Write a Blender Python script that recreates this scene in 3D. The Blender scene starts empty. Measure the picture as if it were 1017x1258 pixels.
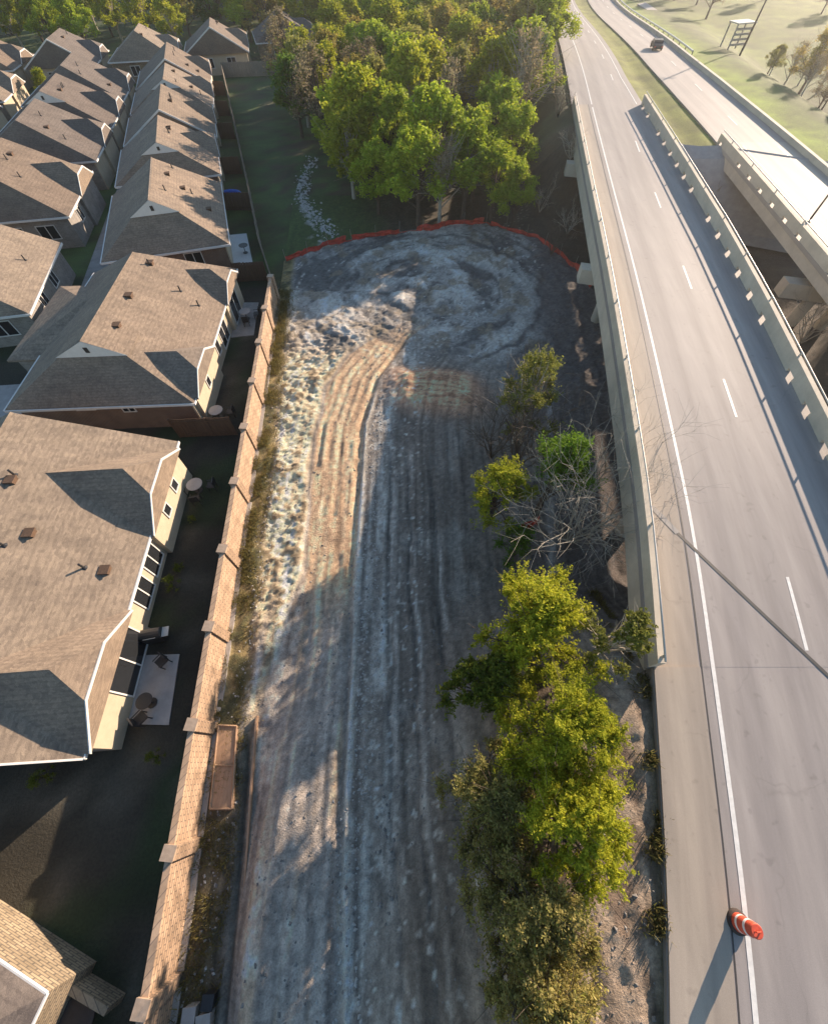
import bpy, math, random
import numpy as np
from mathutils import Vector
random.seed(7); R_ = np.random.RandomState(11)
scn = bpy.context.scene
col = scn.collection
# ------------------------------------------------------------------ camera
CAMZ = 22.0; BETA = math.radians(31.5); F = 500.0
cd = bpy.data.cameras.new("camera"); cam = bpy.data.objects.new("camera", cd); col.objects.link(cam)
cam.location = (0, 0, CAMZ); cam.rotation_euler = (BETA, 0, 0)
cd.sensor_fit = 'HORIZONTAL'; cd.sensor_width = 36; cd.lens = F/1017*36; cd.clip_end = 3000; cd.clip_start = .1
scn.camera = cam
# ------------------------------------------------------------------ sky, sun
SH = (-.70, -.714); EL = math.radians(15.6)          # shadow direction on the ground, sun height
az = math.atan2(-SH[0], -SH[1])                   # compass bearing of the sun, clockwise from +Y
w = bpy.data.worlds.new("World"); scn.world = w; w.use_nodes = True
nt = w.node_tree; bg = nt.nodes['Background']
sky = nt.nodes.new('ShaderNodeTexSky'); sky.sky_type = 'NISHITA'; sky.sun_disc = False
sky.sun_elevation = EL; sky.sun_rotation = az; sky.air_density = 1.3; sky.dust_density = .5; sky.ozone_density = 2.6
nt.links.new(sky.outputs[0], bg.inputs[0]); bg.inputs[1].default_value = .10
sd = bpy.data.lights.new("sun", 'SUN'); sd.energy = 5.0; sd.angle = math.radians(.55); sd.color = (1, .79, .60)
so = bpy.data.objects.new("sun", sd); col.objects.link(so)
dv = Vector((SH[0]*math.cos(EL), SH[1]*math.cos(EL), -math.sin(EL)))
so.rotation_euler = dv.to_track_quat('-Z', 'Y').to_euler(); so.location = (40, 40, 60)
scn.view_settings.view_transform = 'Standard'; scn.view_settings.look = 'None'
scn.view_settings.exposure = 1.22; scn.view_settings.gamma = 1
# ------------------------------------------------------------------ helpers
cb, sb = math.cos(BETA), math.sin(BETA)
def at(px, py, z=0.0):
    """a place in the world seen at photograph pixel px,py and height z"""
    u = (px-508.5)/F; v = (py-629)/F
    d = cb+v*sb; y = sb-v*cb; h = CAMZ-z
    return (u/d*h, y/d*h, z)
def lat(ix, iy, s):
    n = (ix*374761393+iy*668265263+s*1274126177) & 0x7fffffff
    n = ((n ^ (n >> 13))*1103515245) & 0x7fffffff
    return ((n ^ (n >> 16)) & 0xffff)/65535.0
def vnoise(x, y, s=0):
    x = np.asarray(x, float); y = np.asarray(y, float)
    ix = np.floor(x).astype(np.int64); iy = np.floor(y).astype(np.int64)
    fx = x-ix; fy = y-iy; fx = fx*fx*(3-2*fx); fy = fy*fy*(3-2*fy)
    a = lat(ix, iy, s); b = lat(ix+1, iy, s); c = lat(ix, iy+1, s); d = lat(ix+1, iy+1, s)
    return (a*(1-fx)+b*fx)*(1-fy)+(c*(1-fx)+d*fx)*fy
def fbm(x, y, o=4, s=0):
    t = 0; a = .5
    for k in range(o):
        t = t+a*vnoise(x*2**k+k*17.3, y*2**k+k*9.1, s+k); a *= .5
    return t/(1-.5**o)
def sst(a, b, x):
    t = np.clip((np.asarray(x, float)-a)/(b-a), 0, 1); return t*t*(3-2*t)
def link(o, parent=None):
    col.objects.link(o)
    if parent is not None: o.parent = parent
    return o
def mesh(name, V, Fc, mat, parent=None, smooth=False):
    me = bpy.data.meshes.new(name); me.from_pydata([tuple(map(float, v)) for v in V], [], Fc); me.update()
    if mat: me.materials.append(mat)
    if smooth: me.polygons.foreach_set('use_smooth', [True]*len(me.polygons))
    return link(bpy.data.objects.new(name, me), parent)
def tag(o, label, cat, group=None):
    o['label'] = label; o['category'] = cat
    if group: o['group'] = group
    return o
def struct(o): o['kind'] = 'structure'; return o
def stuff(o): o['kind'] = 'stuff'; return o
def empty(name, loc, rz=0):
    o = bpy.data.objects.new(name, None); o.location = loc; o.rotation_euler = (0, 0, rz); o.empty_display_size = .3
    return link(o)
class MB:
    def __init__(s): s.V = []; s.F = []
    def add(s, V, Fc):
        n = len(s.V); s.V += [tuple(v) for v in V]; s.F += [[n+i for i in f] for f in Fc]; return s
    def box(s, x0, x1, y0, y1, z0, z1):
        return s.add([(x0,y0,z0),(x1,y0,z0),(x1,y1,z0),(x0,y1,z0),(x0,y0,z1),(x1,y0,z1),(x1,y1,z1),(x0,y1,z1)],
            [[0,3,2,1],[4,5,6,7],[0,1,5,4],[1,2,6,5],[2,3,7,6],[3,0,4,7]])
    def prism(s, poly, z0, z1):
        n = len(poly)
        V = [(p[0], p[1], z0) for p in poly]+[(p[0], p[1], z1) for p in poly]
        return s.add(V, [list(range(n))[::-1], list(range(n, 2*n))]+[[i, (i+1) % n, n+(i+1) % n, n+i] for i in range(n)])
    def tube(s, pts, rads, n=6, cap=True):
        V = []; Fc = []
        for k, p in enumerate(pts):
            p = Vector(p); a = Vector(pts[max(k-1, 0)]); b = Vector(pts[min(k+1, len(pts)-1)])
            d = (b-a).normalized() if (b-a).length > 1e-6 else Vector((0, 0, 1))
            u = d.cross(Vector((0, 0, 1)) if abs(d.z) < .9 else Vector((1, 0, 0))).normalized(); v = d.cross(u)
            r = rads[k] if hasattr(rads, '__len__') else rads
            for i in range(n):
                t = 2*math.pi*i/n; V.append(tuple(p+u*(r*math.cos(t))+v*(r*math.sin(t))))
        for k in range(len(pts)-1):
            for i in range(n): Fc.append([k*n+i, k*n+(i+1) % n, (k+1)*n+(i+1) % n, (k+1)*n+i])
        if cap: Fc += [list(range(n))[::-1], [(len(pts)-1)*n+i for i in range(n)]]
        return s.add(V, Fc)
    def build(s, name, mat, parent=None, smooth=False): return mesh(name, s.V, s.F, mat, parent, smooth)
def copy_tree(o, parent=None):
    c = o.copy(); col.objects.link(c)
    if parent is not None: c.parent = parent
    for ch in o.children: copy_tree(ch, c)
    return c
# ------------------------------------------------------------------ materials
MATS = {}
def nodes(name):
    m = bpy.data.materials.new(name); m.use_nodes = True
    t = m.node_tree; return m, t, t.nodes['Principled BSDF']
def mapping(t, scale=(1, 1, 1), wall=False):
    tc = t.nodes.new('ShaderNodeTexCoord'); out = tc.outputs['Object']
    if wall:
        sp = t.nodes.new('ShaderNodeSeparateXYZ'); t.links.new(out, sp.inputs[0])
        ad = t.nodes.new('ShaderNodeMath'); ad.operation = 'ADD'
        t.links.new(sp.outputs[0], ad.inputs[0]); t.links.new(sp.outputs[1], ad.inputs[1])
        cm = t.nodes.new('ShaderNodeCombineXYZ'); t.links.new(ad.outputs[0], cm.inputs[0]); t.links.new(sp.outputs[2], cm.inputs[1]); out = cm.outputs[0]
    mp = t.nodes.new('ShaderNodeMapping'); mp.inputs['Scale'].default_value = scale; t.links.new(out, mp.inputs[0]); return mp.outputs[0]
def noise(t, vec, scale, detail=5, rough=.6):
    n = t.nodes.new('ShaderNodeTexNoise'); n.inputs['Scale'].default_value = scale; n.inputs['Detail'].default_value = detail
    n.inputs['Roughness'].default_value = rough
    if vec is not None: t.links.new(vec, n.inputs['Vector'])
    return n.outputs[0]
def ramp(t, fac, stops):
    r = t.nodes.new('ShaderNodeValToRGB'); e = r.color_ramp.elements
    while len(e) < len(stops): e.new(.5)
    for i, (p, c) in enumerate(stops): e[i].position = p; e[i].color = (*c, 1)
    t.links.new(fac, r.inputs[0]); return r.outputs[0]
def mix(t, a, b, fac=1.0, mode='MULTIPLY'):
    m = t.nodes.new('ShaderNodeMix'); m.data_type = 'RGBA'; m.blend_type = mode
    for s, v in ((m.inputs[6], a), (m.inputs[7], b)):
        if hasattr(v, 'links'): t.links.new(v, s)
        else: s.default_value = (*v, 1)
    if hasattr(fac, 'links'): t.links.new(fac, m.inputs[0])
    else: m.inputs[0].default_value = fac
    return m.outputs[2]
def bump(t, b, h, strength=.4, dist=.02):
    n = t.nodes.new('ShaderNodeBump'); n.inputs['Strength'].default_value = strength; n.inputs['Distance'].default_value = dist
    t.links.new(h, n.inputs['Height']); t.links.new(n.outputs[0], b.inputs['Normal'])
def sc(c, k): return tuple(min(1, x*k) for x in c)
def plain(name, c, rough=.8, var=.25, scale=3, bs=.2, metal=0, stretch=(1, 1, 1)):
    if name in MATS: return MATS[name]
    m, t, b = nodes(name); v = mapping(t, stretch)
    n1 = noise(t, v, scale); n2 = noise(t, v, scale*9, 3)
    c1 = ramp(t, n1, [(.3, sc(c, 1-var)), (.7, sc(c, 1+var))]); c2 = ramp(t, n2, [(.25, (1-var*.6,)*3), (.75, (1, 1, 1))])
    t.links.new(mix(t, c1, c2), b.inputs['Base Color']); b.inputs['Roughness'].default_value = rough; b.inputs['Metallic'].default_value = metal
    bump(t, b, n2, bs); MATS[name] = m; return m
def brickmat(name, c1, c2, mortar, bw=.4, bh=.13, ms=.015, stain=.3):
    m, t, b = nodes(name); v = mapping(t, (1, 1, 1), wall=True)
    br = t.nodes.new('ShaderNodeTexBrick'); t.links.new(v, br.inputs['Vector']); br.inputs['Scale'].default_value = 1
    br.inputs['Color1'].default_value = (*c1, 1); br.inputs['Color2'].default_value = (*c2, 1); br.inputs['Mortar'].default_value = (*mortar, 1)
    br.inputs['Brick Width'].default_value = bw; br.inputs['Row Height'].default_value = bh; br.inputs['Mortar Size'].default_value = ms
    n = noise(t, mapping(t), 1.1, 6); n3 = noise(t, mapping(t), 14, 4)
    c = mix(t, br.outputs[0], ramp(t, n, [(.3, (1-stain,)*3), (.65, (1.0, 1.0, 1.0))]))
    c = mix(t, c, ramp(t, n3, [(.3, (.8, .8, .8)), (.7, (1, 1, 1))]))
    t.links.new(c, b.inputs['Base Color']); b.inputs['Roughness'].default_value = .85; bump(t, b, br.outputs[1], .4, -.01); MATS[name] = m; return m
def shingle(name, c):
    m, t, b = nodes(name); v = mapping(t)
    n1 = noise(t, v, .5, 5); n2 = noise(t, v, 26, 3)
    vo = t.nodes.new('ShaderNodeTexVoronoi'); vo.inputs['Scale'].default_value = 8; t.links.new(mapping(t, (1, .55, 2)), vo.inputs['Vector'])
    wv = t.nodes.new('ShaderNodeTexWave'); wv.bands_direction = 'Z'; wv.inputs['Scale'].default_value = 2.6; wv.inputs['Distortion'].default_value = .6; t.links.new(v, wv.inputs[0])
    cc = ramp(t, n1, [(.3, sc(c, .85)), (.7, sc(c, 1.15))])
    sep = t.nodes.new('ShaderNodeSeparateColor'); t.links.new(vo.outputs['Color'], sep.inputs[0])
    cc = mix(t, cc, ramp(t, sep.outputs[0], [(0, (.68, .68, .7)), (1, (1.0, 1.0, 1.0))]))
    cc = mix(t, cc, ramp(t, n2, [(.3, (.72, .72, .72)), (.7, (1, 1, 1))])); cc = mix(t, cc, ramp(t, wv.outputs[1], [(0, (.86, .86, .86)), (.4, (1, 1, 1))]))
    oi = t.nodes.new('ShaderNodeObjectInfo'); cc = mix(t, cc, ramp(t, oi.outputs['Random'], [(0, (.78, .80, .84)), (.5, (1, .95, .9)), (1, (1, 1, .98))]))
    n4 = noise(t, mapping(t, (.5, 2.2, .5)), .9, 5); cc = mix(t, cc, ramp(t, n4, [(.35, (.82, .82, .84)), (.6, (1, 1, 1))]))
    t.links.new(cc, b.inputs['Base Color']); b.inputs['Roughness'].default_value = .9; bump(t, b, n2, .5, .02); MATS[name] = m; return m
def leafmat(name, cols, trans=.42):
    m, t, b = nodes(name); g = t.nodes.new('ShaderNodeNewGeometry')
    c = ramp(t, g.outputs['Random Per Island'], [(i/(len(cols)-1), q) for i, q in enumerate(cols)])
    oi = t.nodes.new('ShaderNodeObjectInfo'); c = mix(t, c, ramp(t, oi.outputs['Random'], [(0, (.72, .74, .7)), (.5, (1, .95, .9)), (1, (1, 1, 1))]))
    t.links.new(c, b.inputs['Base Color']); b.inputs['Roughness'].default_value = .7; b.inputs['Specular IOR Level'].default_value = .12
    tr = t.nodes.new('ShaderNodeBsdfTranslucent'); t.links.new(c, tr.inputs[0])
    ms = t.nodes.new('ShaderNodeMixShader'); ms.inputs[0].default_value = trans
    t.links.new(b.outputs[0], ms.inputs[1]); t.links.new(tr.outputs[0], ms.inputs[2])
    t.links.new(ms.outputs[0], t.nodes['Material Output'].inputs[0]); MATS[name] = m; return m
def vcol(name, fine=30, bs=.6, rough=.95):
    m, t, b = nodes(name); a = t.nodes.new('ShaderNodeAttribute'); a.attribute_name = 'albedo'
    v = mapping(t); n = noise(t, v, fine*.25, 6, .75); n2 = noise(t, v, fine, 4, .7)
    c = mix(t, a.outputs[0], ramp(t, n, [(.3, (.72, .72, .72)), (.7, (1, 1, 1))])); c = mix(t, c, ramp(t, n2, [(.3, (.68, .68, .68)), (.6, (1, 1, 1))]))
    t.links.new(c, b.inputs['Base Color']); b.inputs['Roughness'].default_value = rough
    ad = t.nodes.new('ShaderNodeMath'); ad.operation = 'ADD'; t.links.new(n, ad.inputs[0]); t.links.new(n2, ad.inputs[1])
    bump(t, b, ad.outputs[0], bs, .08); MATS[name] = m; return m
M_shin = shingle('roof_shingle', (.33, .26, .195)); M_shin2 = shingle('roof_shingle_grey', (.20, .165, .14)); M_shin3 = shingle('roof_shingle_brown', (.29, .22, .16))
M_cream = plain('cream_siding', (.45, .375, .27), .85, .08, 2, .1)
M_white = plain('white_trim', (.64, .62, .59), .6, .06, 3, .05)
M_brown = brickmat('brown_brick', (.22, .12, .075), (.17, .10, .07), (.3, .27, .23), .25, .09, .01)
M_stone = brickmat('cream_stone', (.42, .33, .22), (.30, .23, .15), (.16, .13, .10), .32, .13, .02, .35)
M_greyb = brickmat('grey_stone', (.32, .29, .26), (.25, .22, .2), (.35, .33, .3), .35, .13, .015)
M_wallb = brickmat('tan_brick', (.46, .31, .20), (.62, .43, .29), (.26, .19, .14), .40, .16, .022, .34)
M_cap = plain('cast_concrete', (.36, .33, .3), .8, .12, 4)
M_capt = plain('tan_cap', (.40, .30, .22), .85, .2, 4)
M_conc = plain('bridge_concrete', (.54, .475, .38), .85, .14, .7, .15)
M_concd = plain('weathered_concrete', (.30, .28, .26), .9, .25, .9, .2)
M_glass, _t, _b = nodes('window_glass'); _b.inputs['Base Color'].default_value = (.02, .022, .025, 1); _b.inputs['Roughness'].default_value = .08
M_metal = plain('painted_steel', (.52, .5, .46), .45, .08, 3, .05, .3)
M_dark = plain('dark_metal', (.025, .025, .027), .5, .2, 5, .1)
M_wood = plain('weathered_wood', (.26, .225, .18), .9, .25, 2, .4, 0, (6, 6, .6))
M_woodd = plain('stained_wood', (.11, .065, .04), .9, .25, 2, .4, 0, (6, 6, .6))
M_plank = plain('bare_plank', (.38, .24, .15), .85, .15, 2, .3, 0, (8, 1, 1))
M_bark = plain('bark', (.10, .075, .055), .95, .3, 4, .6)
M_barkp = plain('pale_bark', (.42, .37, .30), .95, .25, 5, .5)
M_orange = plain('orange_mesh', (.50, .055, .03), .7, .45, 2.2)
M_slab = plain('patio_concrete', (.36, .33, .31), .9, .12, 2)
M_blue = plain('blue_tarp', (.03, .14, .55), .6, .2, 4)
M_rock = plain('limestone_rock', (.42, .40, .37), .95, .25, 6, .5)
L_yel = leafmat('yellow_green_leaves', [(.34, .37, .03), (.46, .48, .04), (.24, .29, .022), (.52, .50, .05)])
L_grn = leafmat('green_leaves', [(.08, .15, .02), (.14, .24, .03), (.10, .19, .025)])
L_pal = leafmat('pale_olive_leaves', [(.28, .29, .07), (.38, .38, .10), (.22, .24, .05), (.34, .32, .10)])
L_lime = leafmat('lime_leaves', [(.30, .40, .03), (.40, .50, .04), (.22, .30, .025), (.46, .50, .05)])
L_pal2 = leafmat('feathery_leaves', [(.20, .21, .05), (.27, .28, .06), (.16, .18, .04)])
L_lgr = leafmat('fresh_green_leaves', [(.14, .26, .025), (.22, .36, .03), (.10, .19, .02)])
L_olv = leafmat('olive_brush', [(.32, .27, .09), (.42, .36, .12), (.17, .15, .05), (.48, .42, .16), (.26, .28, .05)])
L_mid = leafmat('mid_green_leaves', [(.11, .15, .022), (.17, .20, .03), (.20, .23, .03), (.08, .11, .02)])
L_org = leafmat('rust_spring_buds', [(.36, .28, .07), (.46, .37, .08), (.28, .23, .07), (.40, .36, .07)])
L_bro = leafmat('grey_brown_twigs', [(.24, .20, .13), (.31, .26, .17), (.18, .16, .10), (.28, .26, .11)])
L_dry = leafmat('dry_brush', [(.26, .22, .07), (.15, .12, .05), (.34, .29, .12), (.14, .15, .04)])
# ------------------------------------------------------------------ road courses
def course(pts):
    P = [Vector((x, y, 0)) for y, x in pts]; out = []
    for i in range(len(P)-1):
        p0 = P[max(i-1, 0)]; p1 = P[i]; p2 = P[i+1]; p3 = P[min(i+2, len(P)-1)]
        for k in range(16):
            t = k/16; out.append(.5*((2*p1)+(p2-p0)*t+(2*p0-5*p1+4*p2-p3)*t*t+(-p0+3*p1-3*p2+p3)*t**3))
    out.append(P[-1]); a = np.array([(p.y, p.x) for p in out]); a = a[np.argsort(a[:, 0])]
    ys = np.arange(a[0, 0], a[-1, 0], .5); xs = np.interp(ys, a[:, 0], a[:, 1])
    k = np.ones(13)/13; xs2 = np.convolve(np.pad(xs, 6, mode='reflect', reflect_type='odd'), k, 'valid'); return ys, xs2
C1 = course([(-60, -14), (-30, -1.4), (-15, 3.6), (-5.8, 6.8), (-1.4, 8.0), (5.5, 9.65), (11.1, 10.85), (28, 13.6), (47.8, 16.4), (76, 20.5), (120, 27.3), (170, 35.2), (260, 50), (420, 78)])
C2 = course([(-60, 17), (-20, 24.5), (0, 27.3), (29.5, 29.9), (55.9, 31.9), (76, 33.0), (89, 34.2), (120, 38.3), (170, 46), (260, 61), (420, 89)])
def L1(y): return np.interp(y, *C1)
def L2(y): return np.interp(y, *C2)
def W1(y): return np.interp(y, [-60, 25, 36, 48, 58, 67, 78, 170, 420], [9.4, 9.35, 9.2, 8.75, 8.3, 7.85, 7.25, 6.6, 6.6])
def W2(y): return np.interp(y, [-60, 40, 60, 90, 170, 420], [7.8, 7.6, 7.0, 6.2, 6.4, 6.4])
def ZR(y): return 6-5.2*sst(72, 185, y)
def wallx(y): return -9.6-.088*(np.asarray(y, float)-1.3)
def fencex(y): return np.interp(y, [37, 45, 60, 107, 130], [-12.8, -15.7, -20.2, -34.7, -42])
def hz(x, y):
    """height of the ground"""
    x = np.asarray(x, float); y = np.asarray(y, float)
    base = .25*(fbm(x*.08, y*.08, 3, 5)-.5)*sst(-9, -4, x)
    l1 = L1(y); r2 = L2(y)+W2(y); r1 = l1+W1(y)
    base = base+1.0*sst(0, 4, x-r1)*sst(8, 16, y)
    dl = np.maximum(l1-.3-x, 0); dr = np.maximum(x-r2-7, 0); d = dl+dr
    zt = ZR(y)-.16-.35*sst(.5, 3, x-r1)*sst(.5, 3, L2(y)-x)
    far = sst(49.5, 58, y+.45*(x-22))*(1-sst(0, 9, dl))*(1-sst(0, 16, dr))
    dn = np.maximum(l1-.1-x, 0)
    near = (1-sst(1.6, 9.5, y+.12*dn))*(1-sst(2.6, 9.2, dn))
    z = base*(1-far)+zt*far+1.65*(1-sst(-6, 6, y))*sst(-7.3, -5.2, x)*(1-sst(0, 6, x))  # last term: swell added at the near left so the ground catches sun
    return z*(1-near)+(5.84-.06*dn)*near
# ------------------------------------------------------------------ ground
def grid(name, X, Y, Z, A, mat, smooth=True):
    ny, nx = X.shape; me = bpy.data.meshes.new(name)
    V = np.stack([X, Y, Z], -1).reshape(-1, 3)
    i = np.arange(nx*ny).reshape(ny, nx); q = np.stack([i[:-1, :-1], i[:-1, 1:], i[1:, 1:], i[1:, :-1]], -1).reshape(-1, 4)
    me.vertices.add(len(V)); me.vertices.foreach_set('co', V.ravel().astype(np.float32))
    me.loops.add(q.size); me.loops.foreach_set('vertex_index', q.ravel().astype(np.int32))
    me.polygons.add(len(q)); me.polygons.foreach_set('loop_start', np.arange(0, q.size, 4, dtype=np.int32))
    me.polygons.foreach_set('loop_total', np.full(len(q), 4, np.int32)); me.update(calc_edges=True); me.validate()
    if smooth: me.polygons.foreach_set('use_smooth', [True]*len(q))
    ca = me.color_attributes.new('albedo', 'FLOAT_COLOR', 'POINT')
    ca.data.foreach_set('color', np.concatenate([A.reshape(-1, 3), np.ones((len(V), 1))], 1).ravel().astype(np.float32))
    me.materials.append(mat); return link(bpy.data.objects.new(name, me))
def lerp(A, c, m): return A*(1-m[..., None])+np.array(c)*m[..., None]
def g_albedo(X, Y):
    n = fbm(X*.12, Y*.12, 4, 21); n2 = fbm(X*.7, Y*.7, 4, 33)
    A = np.zeros(X.shape+(3,))+np.array((.085, .09, .035))
    A = lerp(A, (.13, .10, .06), sst(.45, .65, n))
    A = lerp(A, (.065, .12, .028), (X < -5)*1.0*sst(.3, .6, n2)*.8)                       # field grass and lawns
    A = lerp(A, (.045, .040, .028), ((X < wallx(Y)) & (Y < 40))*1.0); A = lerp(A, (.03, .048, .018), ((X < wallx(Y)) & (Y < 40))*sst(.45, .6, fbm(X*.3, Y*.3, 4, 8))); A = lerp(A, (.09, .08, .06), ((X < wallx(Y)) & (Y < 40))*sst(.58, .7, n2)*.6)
    l1 = L1(Y); r1 = l1+W1(Y); l2 = L2(Y); r2 = l2+W2(Y)
    A = lerp(A, (.11, .09, .07), sst(0, 2, X-r1)*(1-sst(50, 56, Y)))                    # creek bed
    A = lerp(A, (.22, .235, .045), sst(50, 56, Y)*sst(-.3, .5, X-r1+.3)*(1-sst(-.2, .3, X-l2)))   # median grass
    A = lerp(A, (.22, .31, .025), sst(30, 40, Y)*sst(-.3, .3, X-r2)*(1-sst(8, 16, X-r2+3*(n2-.5))))
    A = lerp(A, (.085, .12, .03), sst(2, 8, X-r2)*sst(40, 50, Y))
    A = lerp(A, (.15, .20, .035), sst(95, 110, Y)*sst(10, 16, X-r2)*sst(.25, .6, n)*.8)
    A = lerp(A, (.10, .105, .065), sst(8, 18, X-r2)*(1-sst(80, 100, Y))*.8*sst(.3, .6, n2))
    n7 = fbm(X*.35, Y*.35, 4, 45); return A*(.45+1.1*n2[..., None])*(.6+.8*n7[..., None])
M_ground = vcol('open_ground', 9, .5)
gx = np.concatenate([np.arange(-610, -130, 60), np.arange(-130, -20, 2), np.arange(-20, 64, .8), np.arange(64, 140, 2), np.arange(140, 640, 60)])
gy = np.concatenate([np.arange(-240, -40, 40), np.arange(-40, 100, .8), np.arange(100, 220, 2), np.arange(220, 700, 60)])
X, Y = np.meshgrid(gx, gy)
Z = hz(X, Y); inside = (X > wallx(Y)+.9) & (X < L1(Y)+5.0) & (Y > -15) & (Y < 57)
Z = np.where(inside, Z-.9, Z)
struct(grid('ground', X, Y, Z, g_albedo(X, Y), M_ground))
# building site: fine sheet between the brick wall and the highway
def Y_in(x, y): return 1-sst(0, .5, y-np.interp(x, AX, AY))
def site(x, y):
    n = fbm(x*.35, y*.35, 5, 1); n2 = fbm(x*1.6, y*1.6, 4, 7); n3 = fbm(x*5, y*5, 3, 9); nw = (fbm(x*.5, y*.5, 3, 55)-.5)*1.6
    st = fbm(x*3.2, y*.22, 4, 41)                                                         # streaks along the track
    A = np.zeros(x.shape+(3,))+np.array((.21, .195, .18)); dz = np.zeros(x.shape)
    dw = x-wallx(y)
    kerb = np.interp(y, [-14, -8, -2, 7.1, 21, 26, 31, 36, 42], [-2.0, -2.2, -2.8, -3.3, -3.5, -2.6, -.2, 4, 9])
    rl = np.interp(y, [-14, -8, 1.2, 7, 9.5, 18, 25, 29, 32, 36, 40], [-5.8, -6.4, -7.5, -6.9, -6.3, -7.1, -6.9, -5.4, -2.5, 1.5, 7])+nw*.35
    # grey working strip right of the kerb
    A = lerp(A, (.38, .375, .36), sst(.42, .62, st)*.8*(1-sst(1.2, 4, x-kerb)))
    A = lerp(A, (.50, .49, .47), sst(.62, .72, fbm(x*2.5, y*.9, 4, 61))*(x > kerb)*(1-sst(1, 3.4, x-kerb)))
    A = lerp(A, (.14, .12, .105), sst(1.5, 3.2, x-kerb+nw)*sst(.35, .6, n+.25*st)*.9)
    dz = dz+.10*(n2-.5)+.06*(st-.5)
    # tan track
    tr = sst(0, .35, x-rl)*(1-sst(-.25, 0, x-kerb))
    A = lerp(A, (.44, .315, .215), tr*sst(3, 9, y+nw*2)*(1-sst(31, 35, y)))
    A = lerp(A, (.27, .25, .235), tr*(1-sst(3, 9, y+nw*2)))
    A = lerp(A, (.52, .41, .30), tr*sst(.55, .7, st)*.6)
    dz = dz+tr*.05*np.sin((x-kerb)*9+3*n)*sst(.4, .6, fbm(x*.4, y*.8, 3, 71))
    A = A*(1-.25*(tr*sst(.3, .9, np.sin((x-kerb)*10+n*9+2*fbm(x*2, y*.5, 3, 5)))*sst(.4, .6, fbm(x*1.2, y*.5, 3, 6)))[..., None])
    # pale spoil beside it
    pale = sst(1.1, 1.7, dw+nw*.4)*(1-sst(-.3, .05, x-rl))*sst(-1, 3, y)*(1-sst(30, 35, y))
    A = lerp(A, (.62, .52, .38), pale); A = lerp(A, (.36, .30, .2), pale*sst(.55, .68, n2)); A = lerp(A, (.20, .16, .11), pale*sst(.68, .76, n2+.15*n3)*.8)
    dz = dz+pale*(.14*(n2-.35)+.22*(n3-.5)+.10*(fbm(x*11, y*11, 2, 19)-.5)+.55*(n-.3))
    # kerb ridge
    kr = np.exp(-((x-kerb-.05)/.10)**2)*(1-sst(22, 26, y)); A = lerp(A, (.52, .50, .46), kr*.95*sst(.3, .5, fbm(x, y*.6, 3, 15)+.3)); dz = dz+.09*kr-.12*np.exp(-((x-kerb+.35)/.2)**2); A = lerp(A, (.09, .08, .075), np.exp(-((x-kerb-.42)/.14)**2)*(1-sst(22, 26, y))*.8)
    for o_, w_ in ((1.9, .12), (3.1, .10), (4.6, .16)):
        ru = np.exp(-((x-kerb-o_-nw*.3)/w_)**2)*(1-sst(16, 21, y)); A = lerp(A, (.08, .07, .065), ru*.75*sst(.35, .5, st)); dz = dz-.10*ru; A = lerp(A, (.42, .40, .38), np.exp(-((x-kerb-o_-.3-nw*.3)/.12)**2)*(1-sst(16, 21, y))*.6*sst(.45, .6, st))
    # white runnel and dark ditch by the form board
    dl = x-np.interp(y, [-14, -8, 1.2, 5, 9], [-6.0, -6.55, -7.75, -7.5, -7.2])
    wl = np.exp(-((dl+.55+nw*.3)/.22)**2)*(1-sst(4, 8, y)); A = lerp(A, (.58, .57, .56), wl*sst(.35, .55, n2+.1))
    dt = np.exp(-((dl+.12)/.16)**2)*(1-sst(0, 3, y)); A = lerp(A, (.05, .05, .05), dt*.8); dz = dz-.25*dt
    wl2 = np.exp(-((dl-.8-nw*.5)/.35)**2)*(1-sst(7, 11, y)); A = lerp(A, (.52, .47, .42), wl2*sst(.4, .6, n2+.05)); dz = dz+.15*wl2*n2
    # weeds at the wall
    ve = (1-sst(.9, 1.7, dw+nw*.6)); A = lerp(A, (.21, .17, .075), ve*.9); A = lerp(A, (.08, .08, .04), ve*sst(.45, .6, n2)); A = lerp(A, (.09, .08, .055), (1-sst(1.5, 2.4, dw))*(1-sst(-1, 3, y))*.85)
    dz = dz+ve*.15*n2
    # round pad at the head
    pad = sst(27, 32, y+.5*np.maximum(x-2, 0)+nw)*sst(.9, 1.6, dw)
    ra = np.hypot(x-1.5, y-38); sw = fbm(ra*.55+n*1.5, np.arctan2(y-38, x-1.5)*1.4, 4, 81)
    A = lerp(A, (.27, .265, .26), pad*(1-tr*(1-sst(31, 35, y)))); A = lerp(A, (.46, .45, .43), .75*pad*sst(.50, .66, sw)*(1-tr*(1-sst(31, 35, y)))*(1-sst(3, 12, x)*.75))
    A = lerp(A, (.10, .10, .10), pad*sst(.5, .62, 1-sw)*sst(.45, .6, n+.1)*.9)
    rn = fbm(ra*3.2+n2*2, np.arctan2(y-38, x-1.5)*5, 4, 83); gr = fbm(x*3.1, y*3.1, 5, 85)
    A = lerp(A, (.56, .55, .53), pad*sst(.60, .68, .55*rn+.2*gr+.25*sw)*(1-sst(4, 12, x)*.6)*.8)
    A = lerp(A, (.08, .078, .08), pad*sst(.55, .66, .5*(1-rn)+.2*(1-gr)+.3*(1-sw))*.8)
    A = lerp(A, (.20, .17, .13), pad*sst(.58, .66, fbm(x*.8, y*.8, 4, 87))*.7)
    A = lerp(A, (.055, .055, .06), pad*np.exp(-((ra-10.5-nw)/.3)**2)*sst(0, 2, x)*.8)
    dz = dz+pad*(.45*(sw-.5)+.20*(n2-.5)+.1*(n3-.5))
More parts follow.
